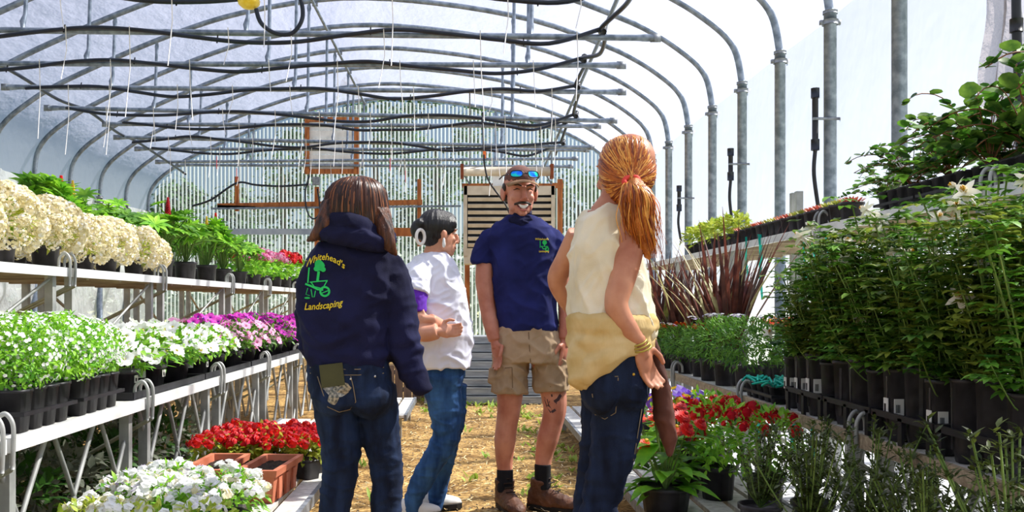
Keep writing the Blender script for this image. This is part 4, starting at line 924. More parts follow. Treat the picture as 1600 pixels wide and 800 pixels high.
for i, (x, y) in enumerate(((2.42, 3.95), (2.42, 4.42), (2.42, 4.9), (2.5, 3.42))):
    square_tray('nursery_flat', 'black square celled flat of trailing vines on upper right bench, %s from viewer' % ORD[[1, 2, 3, 0][i]], 'vine flats', x, y, RUZ, 3, 4, .11, .13)
sp = [(2.36, 3.85, RUZ + .13, 1.05), (2.34, 4.15, RUZ + .13, 1.0), (2.34, 4.5, RUZ + .13, .9), (2.36, 4.9, RUZ + .13, .8), (2.58, 3.9, RUZ + .13, 1.1), (2.55, 4.4, RUZ + .13, 1.0), (2.42, 3.45, RUZ + .13, 1.1), (2.34, 5.2, RUZ + .08, .6)]
series(make_vine, sp, lambda i: 'trailing vine with round leaves on the upper right bench, %s' % ['second of the front row', 'third of the front row', 'fourth of the front row', 'fifth of the front row', 'nearer of the back row', 'farther of the back row', 'nearest of the front row', 'small last one'][i], 'vine', 'trailing vines', 3)
# small pots of succulents along the upper right bench
sg = mat('succulent', '#8a9a3a', '#d0c860', rough=.5, scale=12, transl=.2, rnd=.2); sr = mat('succulent_red', '#b8483a', '#e89070', rough=.5, scale=12, transl=.2)
def make_succ(seed):
    rr = random.Random(seed); e = empty('succulent_pot'); pot_square(.062, .11).build('pot', pot_m, e); mb = MB()
    for q in range(40): t = q * 2.4; rad = .055 * sqrt((q + .5) / 40); mb.leaf((rad * cos(t), rad * sin(t), .105), (cos(t) * rad * 14, sin(t) * rad * 14, .9), (0, 0, 1), .045, .018, seg=2)
    tag(mb.build('rosette', sr if seed % 3 == 1 else sg, e), kind='stuff'); return e
sp = [(2.235, 5.4 + .142 * i, RUZ, 1.0) for i in range(16)]
series(make_succ, sp, lambda i: 'small succulent in square black pot on upper right bench, %s from viewer' % ORD[i], 'succulent', 'succulent pots', 4)
def make_lettuce(seed):
    rr = random.Random(seed); e = empty('lime_leafy_plant'); pot_square(.08, .11).build('pot', pot_m, e); mb = MB(); leaf_ball(mb, rr, (0, 0, .17), (.12, .12, .10), 120, .07, .04, zmin=.09, up=.6); tag(mb.build('foliage', g_yel, e), kind='stuff'); return e
series(make_lettuce, [(2.28, 7.85 + .24 * i, RUZ, 1.0) for i in range(7)], lambda i: 'lime green leafy plant far along the upper right bench, %s from viewer' % ORD[i], 'plant', 'lime leafy plants', 2)
# teal ties
for i, (x, y0, y1, Y, xw) in enumerate(((1187, 366, 468, 6.7, 2.14), (1165, 370, 440, 7.0, 2.14), (1256, 372, 440, 5.9, 2.13), (1270, 378, 420, 5.8, 2.13), (1292, 365, 410, 5.6, 2.12), (1183, 628, 690, 4.95, 1.48), (1238, 660, 705, 4.38, 1.48), (1268, 670, 715, 4.1, 1.48))):
    Yr = F * xw / (x - VX); a, b = P(x, y0, Yr), P(x + 3, y1, Yr); mb = MB(); n = 6
    for q in range(n + 1):
        c = a.lerp(b, q / n) + Vector((.006 * sin(q * 1.3 + i), .004 * cos(q), 0)); w_ = .016 * (1 - .4 * q / n) if i in (0, 5, 6) else .009; mb.v += [(c.x - w_, c.y - .006, c.z), (c.x + w_, c.y + .006, c.z)]
        if q: k = 2 * q; mb.f.append((k - 2, k - 1, k + 1, k)); mb.m.append(0)
    tag(mb.build('plastic_tie', teal), 'teal plastic tie hanging from the %s right bench edge, %s from viewer' % (('upper', ['fifth', 'fifth', 'third', 'second', 'nearest'][i] if i != 0 else 'fourth') if i < 5 else ('lower', ['farthest', 'middle', 'nearest'][i - 5])), 'tie', 'teal ties')
# ------------------------------------------------------------------ people
def fuse(mb, vox=.007, it=4, wr=None, name='cloth', material=None, parent=None, keep=1.0, origin=None, zsmooth=.5):
    tmp = bpy.data.objects.new('tmp', mb.mesh('tmp')); COL.objects.link(tmp)
    a = tmp.modifiers.new('r', 'REMESH'); a.mode = 'VOXEL'; a.voxel_size = vox; a.use_smooth_shade = True
    if it: b = tmp.modifiers.new('s', 'SMOOTH'); b.factor = zsmooth; b.iterations = it
    if keep < 1: c = tmp.modifiers.new('d', 'DECIMATE'); c.ratio = keep
    dg = bpy.context.evaluated_depsgraph_get(); me = bpy.data.meshes.new_from_object(tmp.evaluated_get(dg)); me.name = name
    bpy.data.objects.remove(tmp)
    if wr:
        vn = [v.normal.copy() for v in me.vertices]
        for v, n in zip(me.vertices, vn): v.co += n * wr(v.co, n)
    me.materials.clear(); me.polygons.foreach_set('use_smooth', [True] * len(me.polygons)); me.update()
    if origin is not None: me.transform(Matrix.Translation(-origin))
    return link(name, me, material, parent)
class Figure:
    def __init__(s, Y0, xf, lab, fdir):
        s.Y0 = Y0; s.k = Y0 / F; s.o = Vector(((xf - VX) * Y0 / F, Y0, 0)); s.f = Vector((fdir[0], fdir[1], 0)).normalized()
        s.e = empty('person', s.o, 0, lab, 'person'); s.wmesh = {}
    def q(s, x, y, dy=0): return P(x, y, s.Y0 + dy)
    def rows(s, mb, rows, n=28, pw=2.4, yaw=0):
        prev = None; vs_ = []; fs = []; rot = Matrix.Rotation(yaw, 3, 'Z')
        for r in rows:
            y, xl, xr, b = r[:4]; dy = r[4] if len(r) > 4 else 0; c = s.q((xl + xr) / 2, y, dy); a = (xr - xl) / 2 * (s.Y0 + dy) / F
            for k in range(n):
                t = 2 * pi * k / n; ct, st_ = cos(t), sin(t); vs_.append(c + rot @ Vector((a * math.copysign(abs(ct) ** (2 / pw), ct), b * math.copysign(abs(st_) ** (2 / pw), st_), 0)))
        N = len(rows)
        for i in range(N - 1):
            for k in range(n): l = (k + 1) % n; fs.append((i * n + k, i * n + l, (i + 1) * n + l, (i + 1) * n + k))
        fs.append(tuple(range(n))); fs.append(tuple((N - 1) * n + k for k in reversed(range(n)))); mb.add(vs_, fs); return mb
    def limb(s, mb, pts, grow=0, n=16, sub=5, flat=1):
        c = bez([s.q(p[0], p[1], p[3] if len(p) > 3 else 0) for p in pts], sub); rr_ = []
        for i in range(len(pts) - 1):
            for k in range(sub): rr_.append((pts[i][2] + (pts[i + 1][2] - pts[i][2]) * k / sub) * s.k + grow)
        rr_.append(pts[-1][2] * s.k + grow); return mb.tube(c, rr_, n)
    def add(s, name, mb, material, vox=.007, it=4, wr=None, keep=1.0):
        o = fuse(mb, vox, it, wr, name, material, s.e, keep, s.o); return o
    def bvh(s, o):
        me = o.data; return BVHTree.FromPolygons([v.co + s.o for v in me.vertices], [p.vertices[:] for p in me.polygons])
    def cast(s, bv, x, y, off=.002):
        o0 = Vector((0, 0, ZC)); d = (P(x, y, 1.0) - o0).normalized(); h = bv.ray_cast(o0, d)
        return (h[0] - d * off) if h[0] is not None else None
    def decal(s, name, polys, bv, material, off=.0025, parent=None):           # flat print laid on the cloth surface
        mb = MB()
        for vs_, fs in polys:
            pts = [s.cast(bv, x, y, off) for x, y in vs_]
            if any(p is None for p in pts):
                ok = [p for p in pts if p is not None]
                if not ok: continue
                pts = [p if p is not None else ok[0] for p in pts]
            mb.add([p - s.o for p in pts], fs)
        if not mb.v: return None
        return mb.build(name, material, parent or s.e, smooth=False)
def strip(pts, w):                                                            # ribbon polygon along px points
    vs_ = []; fs = []
    for i, p in enumerate(pts):
        a = pts[max(i - 1, 0)]; b = pts[min(i + 1, len(pts) - 1)]; d = Vector((b[0] - a[0], b[1] - a[1])); d = d.normalized() if d.length else Vector((1, 0)); nn = Vector((-d.y, d.x)) * w / 2
        vs_ += [(p[0] + nn.x, p[1] + nn.y), (p[0] - nn.x, p[1] - nn.y)]
        if i: k = 2 * i; fs.append((k - 2, k - 1, k + 1, k))
    return vs_, fs
def disc(cx, cy, rx, ry=None, n=14, wob=0):
    ry = ry or rx; vs_ = [(cx, cy)] + [(cx + rx * (1 + wob * sin(5 * k + 1)) * cos(2 * pi * k / n), cy + ry * (1 + wob * cos(7 * k)) * sin(2 * pi * k / n)) for k in range(n)]
    return vs_, [(0, k + 1, (k + 1) % n + 1) for k in range(n)]
def ringpx(cx, cy, r, w, n=20): return strip([(cx + r * cos(2 * pi * k / n), cy + r * sin(2 * pi * k / n)) for k in range(n + 1)], w)
def text_px(body, fmap, shear=.25):
    cu = bpy.data.curves.new('t', 'FONT'); cu.body = body; cu.size = 1; cu.shear = shear; cu.resolution_u = 2; cu.offset = .012; t = bpy.data.objects.new('t', cu); COL.objects.link(t)
    dg = bpy.context.evaluated_depsgraph_get(); me = bpy.data.meshes.new_from_object(t.evaluated_get(dg)); bpy.data.objects.remove(t)
    wmax = max(v.co.x for v in me.vertices); vs_ = [fmap(v.co.x / wmax, v.co.y) for v in me.vertices]; fs = [tuple(p.vertices) for p in me.polygons]
    return vs_, fs
def head(mb, c, f, h=.225, male=False, ears=True, smile=False):
    """head in local axes: x = subject's left, y = forward, z = up; c = centre at eye level"""
    f = Vector(f).normalized(); up = Vector((0, 0, 1)); lx = up.cross(f).normalized() * -1; M = Matrix((lx, f, up - f * up.dot(f))).transposed(); s = h / .225
    def T(x, y, z): return Vector(c) + M @ Vector((x, y, z)) * s
    def E(x, y, z, a, b, d): mb.ell(T(x, y, z), (a * s, b * s, d * s), M, 16, 12)
    E(0, -.012, .035, .074, .094, .082); E(0, .02, -.03, .062, .066, .082); E(0, .036, -.082, .043 if male else .037, .046, .032); E(0, .066, -.1, .02, .017, .016)
    for sx in (-1, 1):
        E(sx * .034, .060, -.030, .022, .020, .019 if smile else .018); E(sx * .028, .076, .022, .026, .012, .010 if male else .006); E(sx * (.038 if male else .043), .03, -.072, .014, .036, .022)
        E(sx * .012, .098, -.042, .009, .010, .008)
        if ears: E(sx * .076, -.006, -.012, .010, .020, .032); E(sx * .083, -.012, -.006, .006, .014, .024)
    mb.tube([T(0, .084, .018), T(0, .1, -.01), T(0, .108, -.034), T(0, .098, -.044)], [.009 * s, .011 * s, .014 * s, .011 * s], 10)
    E(0, .082, -.066, .024, .012, .011); E(0, .08, -.084, .018, .011, .008)
    return T, M
def hand(mb, w_, d, side, s=1.0, curl=.5, spread=.0, thumb=True):
    """w_ wrist, d pointing along the fingers, side towards the thumb; palm normal = d x side"""
    w_ = Vector(w_); d = Vector(d).normalized(); side = Vector(side); side = (side - d * side.dot(d)).normalized(); nn = d.cross(side); M = Matrix((side, nn, d)).transposed()
    mb.ell(w_ + d * .05 * s, (.04 * s, .016 * s, .056 * s), M, 12, 10); mb.tube([w_ - d * .03 * s, w_ + d * .04 * s], [.024 * s, .024 * s], 10)
    for i, (o_, L_) in enumerate(((.029, .072), (.0095, .08), (-.0095, .075), (-.028, .06))):
        p = w_ + d * .085 * s + side * o_ * s; dd = (d + side * o_ * spread * 10).normalized(); pts = [p - dd * .02 * s]; ang = 0
        for seg, fr in enumerate((.45, .32, .23)):
            pts.append(p); ang = curl * (.5 + .55 * seg); p = p + (dd * cos(ang) + nn * sin(ang)) * L_ * fr * s
        pts.append(p); mb.tube(pts, [.0085 * s, .0095 * s, .0085 * s, .0078 * s, .0062 * s], 8)
    if thumb:
        p = w_ + d * .025 * s + side * .03 * s; mb.tube([p - side * .015 * s, p + (d * .6 + side * .8).normalized() * .03 * s, p + (d * .85 + side * .55 + nn * .3).normalized() * .056 * s, p + (d * .95 + side * .3 + nn * .4).normalized() * .078 * s], [.013 * s, .0115 * s, .010 * s, .0075 * s], 8)
def folds(amp, fx, fz, seed=0.0, ridge=True, zlo=None, zamp=0):
    def g(co, n):
        q = Vector((co.x * fx + .45 * co.z * fx + seed, co.y * fx, co.z * fz)); v = noise.noise(q); r = max(0, 1 - 3.2 * abs(v)) ** 1.3 * .9 - .25
        q2 = Vector((co.x * fx * 1.7 - .8 * co.z * fx + seed * 2, co.y * fx * 1.7, co.z * fz * 1.9 + 5)); v2 = noise.noise(q2); r += max(0, 1 - 3.5 * abs(v2)) * .4 - .1
        r3 = 0
        if zlo: r3 = zamp * sin(co.z * 85 + 6 * noise.noise(co * 9)) * max(0, 1 - abs(co.z - zlo) / .16)
        return r * amp * .75 + r3
    return g
def strands(amp, axis_pt, freq=55, seed=0):
    def g(co, n):
        a = atan2(co.y - axis_pt.y, co.x - axis_pt.x); return amp * noise.noise(Vector((a * freq / 6.3 * 1.4, co.z * 2.2, seed)))
    return g
def shoe(mb_up, mb_sole, ankle, toe, s=1.0, shaft=.0):
    """ankle point (x, y, floor z) and a toe direction; upper and sole meshes"""
    a = Vector(ankle); d = Vector((toe[0], toe[1], 0)).normalized(); sd = Vector((-d.y, d.x, 0))
    secs = [(-.075, .030, .07), (-.06, .036, .085), (-.01, .038, .095), (.05, .042, .075), (.11, .047, .058), (.16, .045, .045), (.195, .032, .032), (.21, .015, .015)]; n = 14; vs_ = []; fs = []
    for t, w_, h in secs:
        for k in range(n):
            u = pi * 2 * k / n; x = cos(u) * w_ * s; z = max(sin(u), -.35) * h * s * .78 + h * s * .28
            vs_.append(a + d * t * s + sd * x + Vector((0, 0, .022 + z)))
    for i in range(len(secs) - 1):
        for k in range(n): l = (k + 1) % n; fs.append((i * n + k, i * n + l, (i + 1) * n + l, (i + 1) * n + k))
    fs += [tuple(range(n)), tuple((len(secs) - 1) * n + k for k in reversed(range(n)))]; mb_up.add(vs_, fs)
    if shaft: mb_up.tube([a + Vector((0, 0, .06)) - d * .015, a + Vector((0, 0, .06 + shaft * .6)) - d * .02, a + Vector((0, 0, .06 + shaft)) - d * .015], [.046 * s, .045 * s, .049 * s], 16)
    vs_ = []; fs = []; ou = [(-.085, .0), (-.078, .026), (-.04, .036), (.03, .036), (.1, .046), (.16, .046), (.2, .034), (.216, .0)]; ou = ou + [(t, -w_) for t, w_ in reversed(ou[1:-1])]; m = len(ou)
    for z in (0.0, .026): vs_ += [a + d * t * s + sd * w_ * s + Vector((0, 0, z)) for t, w_ in ou]
    fs = [tuple(range(m)), tuple(m + k for k in reversed(range(m)))] + [(k, (k + 1) % m, m + (k + 1) % m, m + k) for k in range(m)]; mb_sole.add(vs_, fs)
def skinmat(name, a, b): 
    m = mat(name, a, b, rough=.5, scale=9, spec=.4); bs = m.node_tree.nodes['Principled BSDF']; bs.inputs['Subsurface Weight'].default_value = .12; bs.inputs['Subsurface Radius'].default_value = (.02, .008, .004); bs.inputs['Subsurface Scale'].default_value = .5; return m
skin_a = skinmat('skin_fair', '#c98a6c', '#e0a68a'); skin_c = skinmat('skin_ruddy', '#b87058', '#d4937a'); skin_d = skinmat('skin_tan', '#a8664a', '#cc9274')
navy = mat('cloth_navy', '#14152e', '#1e2044', rough=.9, scale=6, bump=.15, bscale=300, spec=.2); navy_t = mat('cloth_navy_tee', '#181c48', '#242a64', rough=.9, scale=6, bump=.12, bscale=300, spec=.2)
denim_d = mat('denim_dark', '#10182c', '#243453', rough=.85, scale=9, bump=.25, bscale=400, spec=.2, stretch=(2, 2, .6)); denim_b = mat('denim_blue', '#1c3a68', '#3f6aa0', rough=.85, scale=7, bump=.25, bscale=400, spec=.2, stretch=(2, 2, .5)); denim_k = mat('denim_ink', '#0c1224', '#1f2c48', rough=.85, scale=8, bump=.25, bscale=400, spec=.2, stretch=(2, 2, .6))
white_tee = mat('cloth_white', '#dcdcec', '#efeff8', rough=.9, scale=5, bump=.1, bscale=250, spec=.2); khaki = mat('cloth_khaki', '#9c8468', '#b89e80', rough=.9, scale=6, bump=.2, bscale=300, spec=.2)
cream_c = mat('cloth_cream', '#d9ccae', '#efe6cf', rough=.9, scale=6, bump=.1, bscale=250, spec=.2); knit = mat('knit_cream', '#c2a468', '#dcc290', rough=.95, scale=8, bump=.12, bscale=140, spec=.1, bstretch=(1, 1, .15))
purple_c = mat('cloth_purple', '#4a1a8a', '#6a2ab8', rough=.8, scale=8); sleeve_shade_c = mat('cloth_sleeve_shade', '#4a2a22', '#6a4034', rough=.9, scale=8)
def hairmat(name, a, b): return mat(name, a, b, rough=.38, scale=11, spec=.5, stretch=(5, 5, .35), bump=.35, bscale=60, bstretch=(6, 6, .3), contrast=(.3, .7))
hair_br = hairmat('hair_brown', '#26130c', '#6e3f22'); hair_bk = hairmat('hair_black', '#08070a', '#1a1416'); hair_rd = hairmat('hair_red', '#8a3c0c', '#dc8a34'); hair_dk = hairmat('hair_darkbrown', '#1c1008', '#3a2414')
leather = mat('boot_leather', '#4a2c1c', '#6e4630', rough=.6, scale=14, bump=.2, bscale=90); rubber = mat('rubber_black', '#141212', '#201e1e', rough=.7); sock_m = mat('sock_black', '#0c0c10', '#181820', rough=.95); silver = mat('silver', '#c8c8c8', rough=.25, metal=.9)
embroid_y = mat('thread_yellow', '#e8c81a', '#f4dc3a', rough=.7); embroid_g = mat('thread_green', '#14b04a', '#28d064', rough=.7)
def eyes(T, f, s, parent, o, open_=.006):
    for sx in (-1, 1):
        mb = MB().ell(T(sx * .03, .074, .004) - o, (.012 * s, .009 * s, open_ * s), None, 10, 8); mb.build('eye', mat('eye_white', '#e8e4de', rough=.2), parent)
        MB().ell(T(sx * .03, .0815, .004) - o, (.0055 * s, .004 * s, open_ * .9 * s), None, 8, 6).build('iris', mat('eye_dark', '#1a1210', rough=.2), parent)
# ============ A: woman in navy hoodie, seen from behind
A = Figure(3.50, 550, 'person with long brown hair in navy hoodie with yellow lettering, seen from behind', (.45, .9))
mb = MB(); T, M = head(mb, A.q(556, 330), A.f, .205)
A.limb(mb, [(556, 345, 24), (552, 385, 23), (548, 410, 30)]); A.rows(mb, [(400, 505, 600, .07), (450, 490, 600, .10), (540, 492, 595, .09), (620, 510, 600, .06)])
A.limb(mb, [(605, 425, 18), (620, 500, 17), (636, 550, 13), (648, 572, 9)]); A.limb(mb, [(492, 430, 16, .1), (482, 500, 15, .14), (498, 565, 11, .25), (512, 590, 9, .3)])
hand(mb, A.q(648, 570), (.3, .1, -1), (-.3, 1, 0), .6, .9); hand(mb, A.q(512, 590, .3), (.6, .5, -.4), (0, .3, 1), .92, .5)
A.limb(mb, [(528, 620, 20), (530, 750, 18), (516, 860, 18), (513, 915, 13)]); A.limb(mb, [(588, 620, 20, .03), (602, 750, 18, .03), (602, 860, 18, .03), (600, 915, 13, .03)])
bodyA = A.add('body', mb, skin_a, .0055, 2, keep=.5)
mb = MB(); A.rows(mb, [(366, 520, 592, .075), (378, 506, 604, .088), (392, 486, 614, .102), (420, 471, 622, .118), (450, 466, 618, .13), (490, 465, 612, .135), (525, 471, 610, .135), (555, 477, 608, .130), (566, 480, 607, .126), (574, 482, 606, .12)])
A.limb(mb, [(600, 412, 26), (612, 440, 29), (620, 480, 29), (625, 520, 28), (637, 560, 25), (650, 590, 21), (658, 608, 16), (661, 615, 11)])
A.limb(mb, [(500, 420, 24, .05), (486, 460, 22, .1), (482, 510, 21, .14), (490, 555, 18, .2), (505, 580, 14, .27)])
hoodieA = A.add('hoodie', mb, navy, .007, 5, folds(.016, 6, 8, 2.0, True, .95, .004))
mb = MB(); hp = [(507, 358, 12, .03), (506, 364, 13, -.06), (520, 366, 14, -.11), (555, 372, 16, -.12), (588, 380, 15, -.10), (604, 380, 14, -.01), (598, 366, 13, .07), (550, 352, 13, .1), (516, 352, 13, .07), (507, 358, 12, .03)]
A.limb(mb, hp); A.limb(mb, [(506, 356, 10, -.02), (528, 346, 13, -.10), (562, 350, 13, -.115), (592, 368, 10, -.06)]); mb.ell(A.q(540, 358, -.09), (.09, .035, .045))
A.add('hood', mb, navy, .006, 4, folds(.012, 9, 14, 4.0))
HA = [(277, 546, 572, .03), (281, 532, 585, .065), (289, 520, 595, .09), (302, 511, 602, .106), (322, 507, 605, .112), (345, 505, 607, .108), (362, 503, 610, .104), (378, 507, 613, .096), (388, 520, 611, .085)]
mb = MB(); A.rows(mb, HA, yaw=0, pw=2.1)
A.limb(mb, [(516, 318, 13, -.05), (506, 350, 13, -.09), (494, 367, 9, -.1), (479, 377, 2, -.09)]); A.limb(mb, [(596, 330, 13, -.05), (602, 362, 14, -.09), (610, 384, 10, -.1), (620, 400, 2, -.09)]); A.limb(mb, [(530, 330, 14, -.06), (524, 366, 11, -.075), (514, 378, 4, -.07)])
A.add('hair', mb, mat('hair_brown_long', '#1e0e0a', '#7a4626', rough=.36, scale=9, stretch=(6, 6, .25), bump=.4, bscale=70, bstretch=(6, 6, .2), contrast=(.35, .75)), .0045, 2, strands(.006, A.q(556, 320), 60))
mb = MB(); A.rows(mb, [(556, 484, 606, .118), (575, 481, 609, .124), (600, 481, 613, .122), (620, 486, 617, .112), (636, 500, 612, .085)]); mb.ell(A.q(522, 616, -.05), (.085, .085, .085)); mb.ell(A.q(578, 618, -.04), (.088, .085, .085))
A.limb(mb, [(522, 605, 36), (525, 640, 35), (533, 690, 32), (531, 740, 28), (522, 800, 25), (515, 860, 25), (512, 922, 23)]); A.limb(mb, [(583, 605, 36, .02), (589, 640, 34, .03), (597, 690, 29, .03), (605, 740, 25, .03), (603, 800, 25, .03), (602, 860, 25, .03), (600, 922, 23, .03)])
jeansA = A.add('jeans', mb, denim_d, .007, 3, folds(.007, 9, 16, 1.0, True, .5, .0025))
up, so = MB(), MB()
for nm, (x, dy) in (('shoe', (512, 0)), ('shoe', (600, .03))):
    up, so = MB(), MB(); p = A.q(x, 922, dy); shoe(up, so, (p.x, p.y, 0), (.35, .9), .9); u = A.add('shoe', up, rubber, .007, 2); so_ = so.build('sole', white_pl, u, smooth=False); so_.data.transform(Matrix.Translation(-A.o))
bv = A.bvh(hoodieA)
wt = text_px("Whitehead's", lambda u, v: (476 + 63 * u, 420 - 15 * sin(pi * min(1, u * .96 + .02)) + 2 * u - v * 15))
A.decal('lettering', [wt], bv, embroid_y, .004, hoodieA); wt = text_px('Landscaping', lambda u, v: (475 + 61 * u, 484 - 7 * u - v * 15 + 2 * sin(pi * u)))
A.decal('lettering', [wt], bv, embroid_y, .004, hoodieA)
em = [disc(499, 415, 8, 9, 14, .1), disc(495, 420, 5, 4), disc(505, 421, 4, 4), strip([(498, 424), (497, 432), (496, 440)], 4), strip([(484, 441), (498, 439.5), (512, 438.5)], 1.8), strip([(486, 441), (491, 448), (504, 451), (511, 439)], 1.8), strip([(477, 443.5), (486, 447), (496, 452), (505, 453)], 3),
      ringpx(507.5, 455.5, 7, 3.2), strip([(503, 458), (513, 454)], 1.5), strip([(483, 418), (482, 430), (481, 442)], 2.2), strip([(486, 452), (488, 464), (491, 464), (493, 454)], 1.4), strip([(481, 450), (478, 460), (484, 462)], 1.0), disc(480, 465.5, 4.5, 1.6)]
A.decal('emblem', em, bv, embroid_g, .004, hoodieA)
bj = A.bvh(jeansA)
A.decal('pocket_stitching', [strip([(496, 588), (503, 610), (512, 636), (530, 644), (547, 640), (556, 628), (552, 604), (548, 588)], 1.2), strip([(484, 574), (520, 577), (560, 577), (600, 574)], 1.2), strip([(484, 583), (520, 586), (560, 586), (600, 583)], 1)], bj, mat('thread_tan', '#8a7a60', rough=.8), .003, jeansA)
A.decal('pocket_embellishment', [disc(525, 612, 17, 11, 16, .25), disc(520, 622, 8, 12, 12, .25), disc(538, 606, 10, 7, 12, .2), disc(512, 605, 8, 6, 10, .2)], bj, mat('sequins', '#4a5050', '#b8b0a0', rough=.35, metal=.4, scale=120), .004, jeansA)
mb = MB(); c = A.cast(bj, 519, 586, .006) - A.o; mb.box(c, (.085, .012, .082), M=Matrix.Rotation(-.12, 3, 'Y')); mb.build('phone', mat('phone_olive', '#3a3a20', '#4a4a2c', rough=.4), A.e, smooth=False)
for x, y in ((548, 592), (586, 588)): MB().ell(A.cast(bj, x, y, .001) - A.o, (.005, .003, .005), n=8, m=6).build('rivet', silver, jeansA)
# ============ B: woman in white tee, arms folded
B = Figure(4.75, 690, 'person in white tee and blue jeans with black hair in white clip, arms folded', (.9, .42))
mb = MB(); TB, MBm = head(mb, B.q(687, 366), B.f, .215); B.limb(mb, [(683, 380, 15), (676, 398, 15), (674, 415, 20)])
B.rows(mb, [(412, 645, 708, .07), (450, 636, 722, .10), (540, 648, 728, .10), (600, 665, 722, .10)])
B.limb(mb, [(655, 425, 15, -.1), (645, 470, 14, -.15), (642, 512, 13, -.17), (664, 521, 13, -.21), (684, 518, 11, -.23)]); hand(mb, B.q(684, 518, -.23), (1, .25, .05), (0, .2, 1), .9, 1.1)
B.limb(mb, [(700, 425, 14, .1), (712, 480, 13, .12), (700, 512, 12, -.05), (672, 500, 10, -.20)]); hand(mb, B.q(670, 499, -.2), (-1, -.1, .1), (0, .2, 1), .88, .7)
B.limb(mb, [(692, 600, 26), (697, 650, 20), (694, 690, 16), (666, 738, 14), (643, 788, 10), (638, 800, 9)]); B.limb(mb, [(705, 600, 22, .1), (704, 650, 18, .12), (696, 700, 14, .15), (683, 752, 13, .2), (673, 800, 9, .2)])
bodyB = B.add('body', mb, skin_a, .005, 2, keep=.5)
mb = MB(); B.rows(mb, [(396, 656, 698, .06), (404, 646, 706, .078), (416, 635, 714, .098), (435, 628, 722, .113), (465, 628, 730, .122), (500, 634, 736, .128), (535, 642, 739, .136), (558, 648, 738, .138), (574, 656, 736, .136)], yaw=0)
B.limb(mb, [(664, 420, 16, -.06), (654, 436, 20, -.11), (649, 460, 22, -.15)])
teeB = B.add('tee_shirt', mb, white_tee, .0065, 4, folds(.016, 9, 9, 7.0))
mb = MB(); B.limb(mb, [(650, 450, 18.5, -.14), (648, 470, 19, -.155), (648, 489, 18, -.165)]); B.add('undersleeve', mb, purple_c, .006, 3, folds(.006, 14, 14, 3))
mb = MB(); B.rows(mb, [(540, 660, 727, .105), (560, 660, 727, .112), (590, 661, 726, .114), (608, 668, 720, .09)]); B.limb(mb, [(690, 600, 31), (697, 645, 26), (696, 685, 21), (684, 708, 20), (664, 742, 18), (645, 782, 14.5), (640, 800, 14)]); B.limb(mb, [(706, 600, 24, .1), (706, 650, 22, .12), (698, 700, 18, .15), (686, 750, 17, .2), (675, 803, 14.5, .2)])
jeansB = B.add('jeans', mb, denim_b, .0065, 3, folds(.007, 9, 18, 5.0, True, .45, .003))
for x, dy in ((637, .0), (672, .2)):
    up, so = MB(), MB(); p = B.q(x, 800, dy); shoe(up, so, (p.x, p.y, 0), (.8, .4), .88); u = B.add('shoe', up, white_pl, .007, 2); so.build('sole', rubber, u, smooth=False).data.transform(Matrix.Translation(-B.o))
mb = MB(); MM = MBm
mb.ell(TB(0, -.020, .046), (.084, .098, .086), MM, 18, 12); mb.ell(TB(0, -.065, .0), (.062, .05, .06), MM); mb.ell(TB(0, -.05, -.03), (.05, .045, .04), MM); mb.ell(TB(0, .02, .078), (.066, .07, .045), MM)
for sx in (-1, 1): mb.ell(TB(sx * .066, .01, .035), (.014, .05, .04), MM)
mb.ell(TB(.0, -.125, .02), (.042, .04, .05), MM); mb.ell(TB(.02, -.12, .05), (.03, .03, .03), MM)
B.add('hair', mb, hair_bk, .0045, 2, strands(.003, B.q(680, 350), 70))
cc = B.q(657, 370, -.09); n = 20; MB().tube([cc - B.o + Vector((.020 * cos(2 * pi * k / n), .012 * cos(2 * pi * k / n), .036 * sin(2 * pi * k / n))) for k in range(n)], .0085, 8, closed=True).build('hair_clip', mat('clip_white', '#efe9e2', rough=.35), B.e)
ear = TB(.084, -.012, -.045); MB().lathe([(.002, .02), (.006, .012), (.009, -.01), (.008, -.024), (.002, -.03)], 10, ear - B.o).build('earring', white_pl, B.e); ear2 = TB(-.084, -.012, -.045); MB().lathe([(.002, .02), (.006, .012), (.009, -.01), (.008, -.024), (.002, -.03)], 10, ear2 - B.o).build('earring', white_pl, B.e)
eyes(TB, B.f, .95, B.e, B.o)
MB().tube([TB(-.018, .083, -.072) - B.o, TB(0, .092, -.074) - B.o, TB(.018, .083, -.072) - B.o], [.003, .006, .003], 6).build('lips', mat('lip', '#a85050', rough=.4), B.e)
for sx in (-1, 1): MB().tube([TB(sx * .012, .092, .022) - B.o, TB(sx * .03, .088, .028) - B.o, TB(sx * .05, .07, .022) - B.o], [.003, .004, .002], 6).build('eyebrow', hair_bk, B.e)
# ============ C: smiling man in navy tee and khaki shorts
C = Figure(4.98, 825, 'smiling person in brown cap, navy tee, khaki shorts and leather boots, facing the viewer', (.16, -1))
mb = MB(); TC, MC = head(mb, C.q(812, 300), C.f + Vector((0, 0, -.05)), .262, True, True, True); C.limb(mb, [(812, 318, 17), (812, 338, 17), (813, 356, 24)])
C.rows(mb, [(352, 775, 850, .07), (400, 772, 862, .10), (500, 782, 866, .10), (560, 785, 872, .09)])
C.limb(mb, [(772, 374, 9), (760, 395, 13), (757, 435, 14.5), (761, 470, 13.5), (767, 505, 12.5, -.03), (773, 532, 9.5, -.05)]); hand(mb, C.q(773, 532, -.05), (.18, -.15, -1), (.55, -.8, 0), 1.02, .45)
C.limb(mb, [(858, 376, 9), (872, 400, 13), (879, 440, 13.5), (884, 475, 12.5), (884, 505, 11, -.03), (882, 530, 9, -.05)]); hand(mb, C.q(882, 530, -.05), (-.05, -.15, -1), (-.5, -.8, 0), 1.02, .45)
C.limb(mb, [(800, 560, 24), (797, 610, 21), (795, 640, 18.5), (792, 662, 17), (789, 688, 17), (788, 715, 14, .01), (789, 742, 11), (789, 768, 11)])
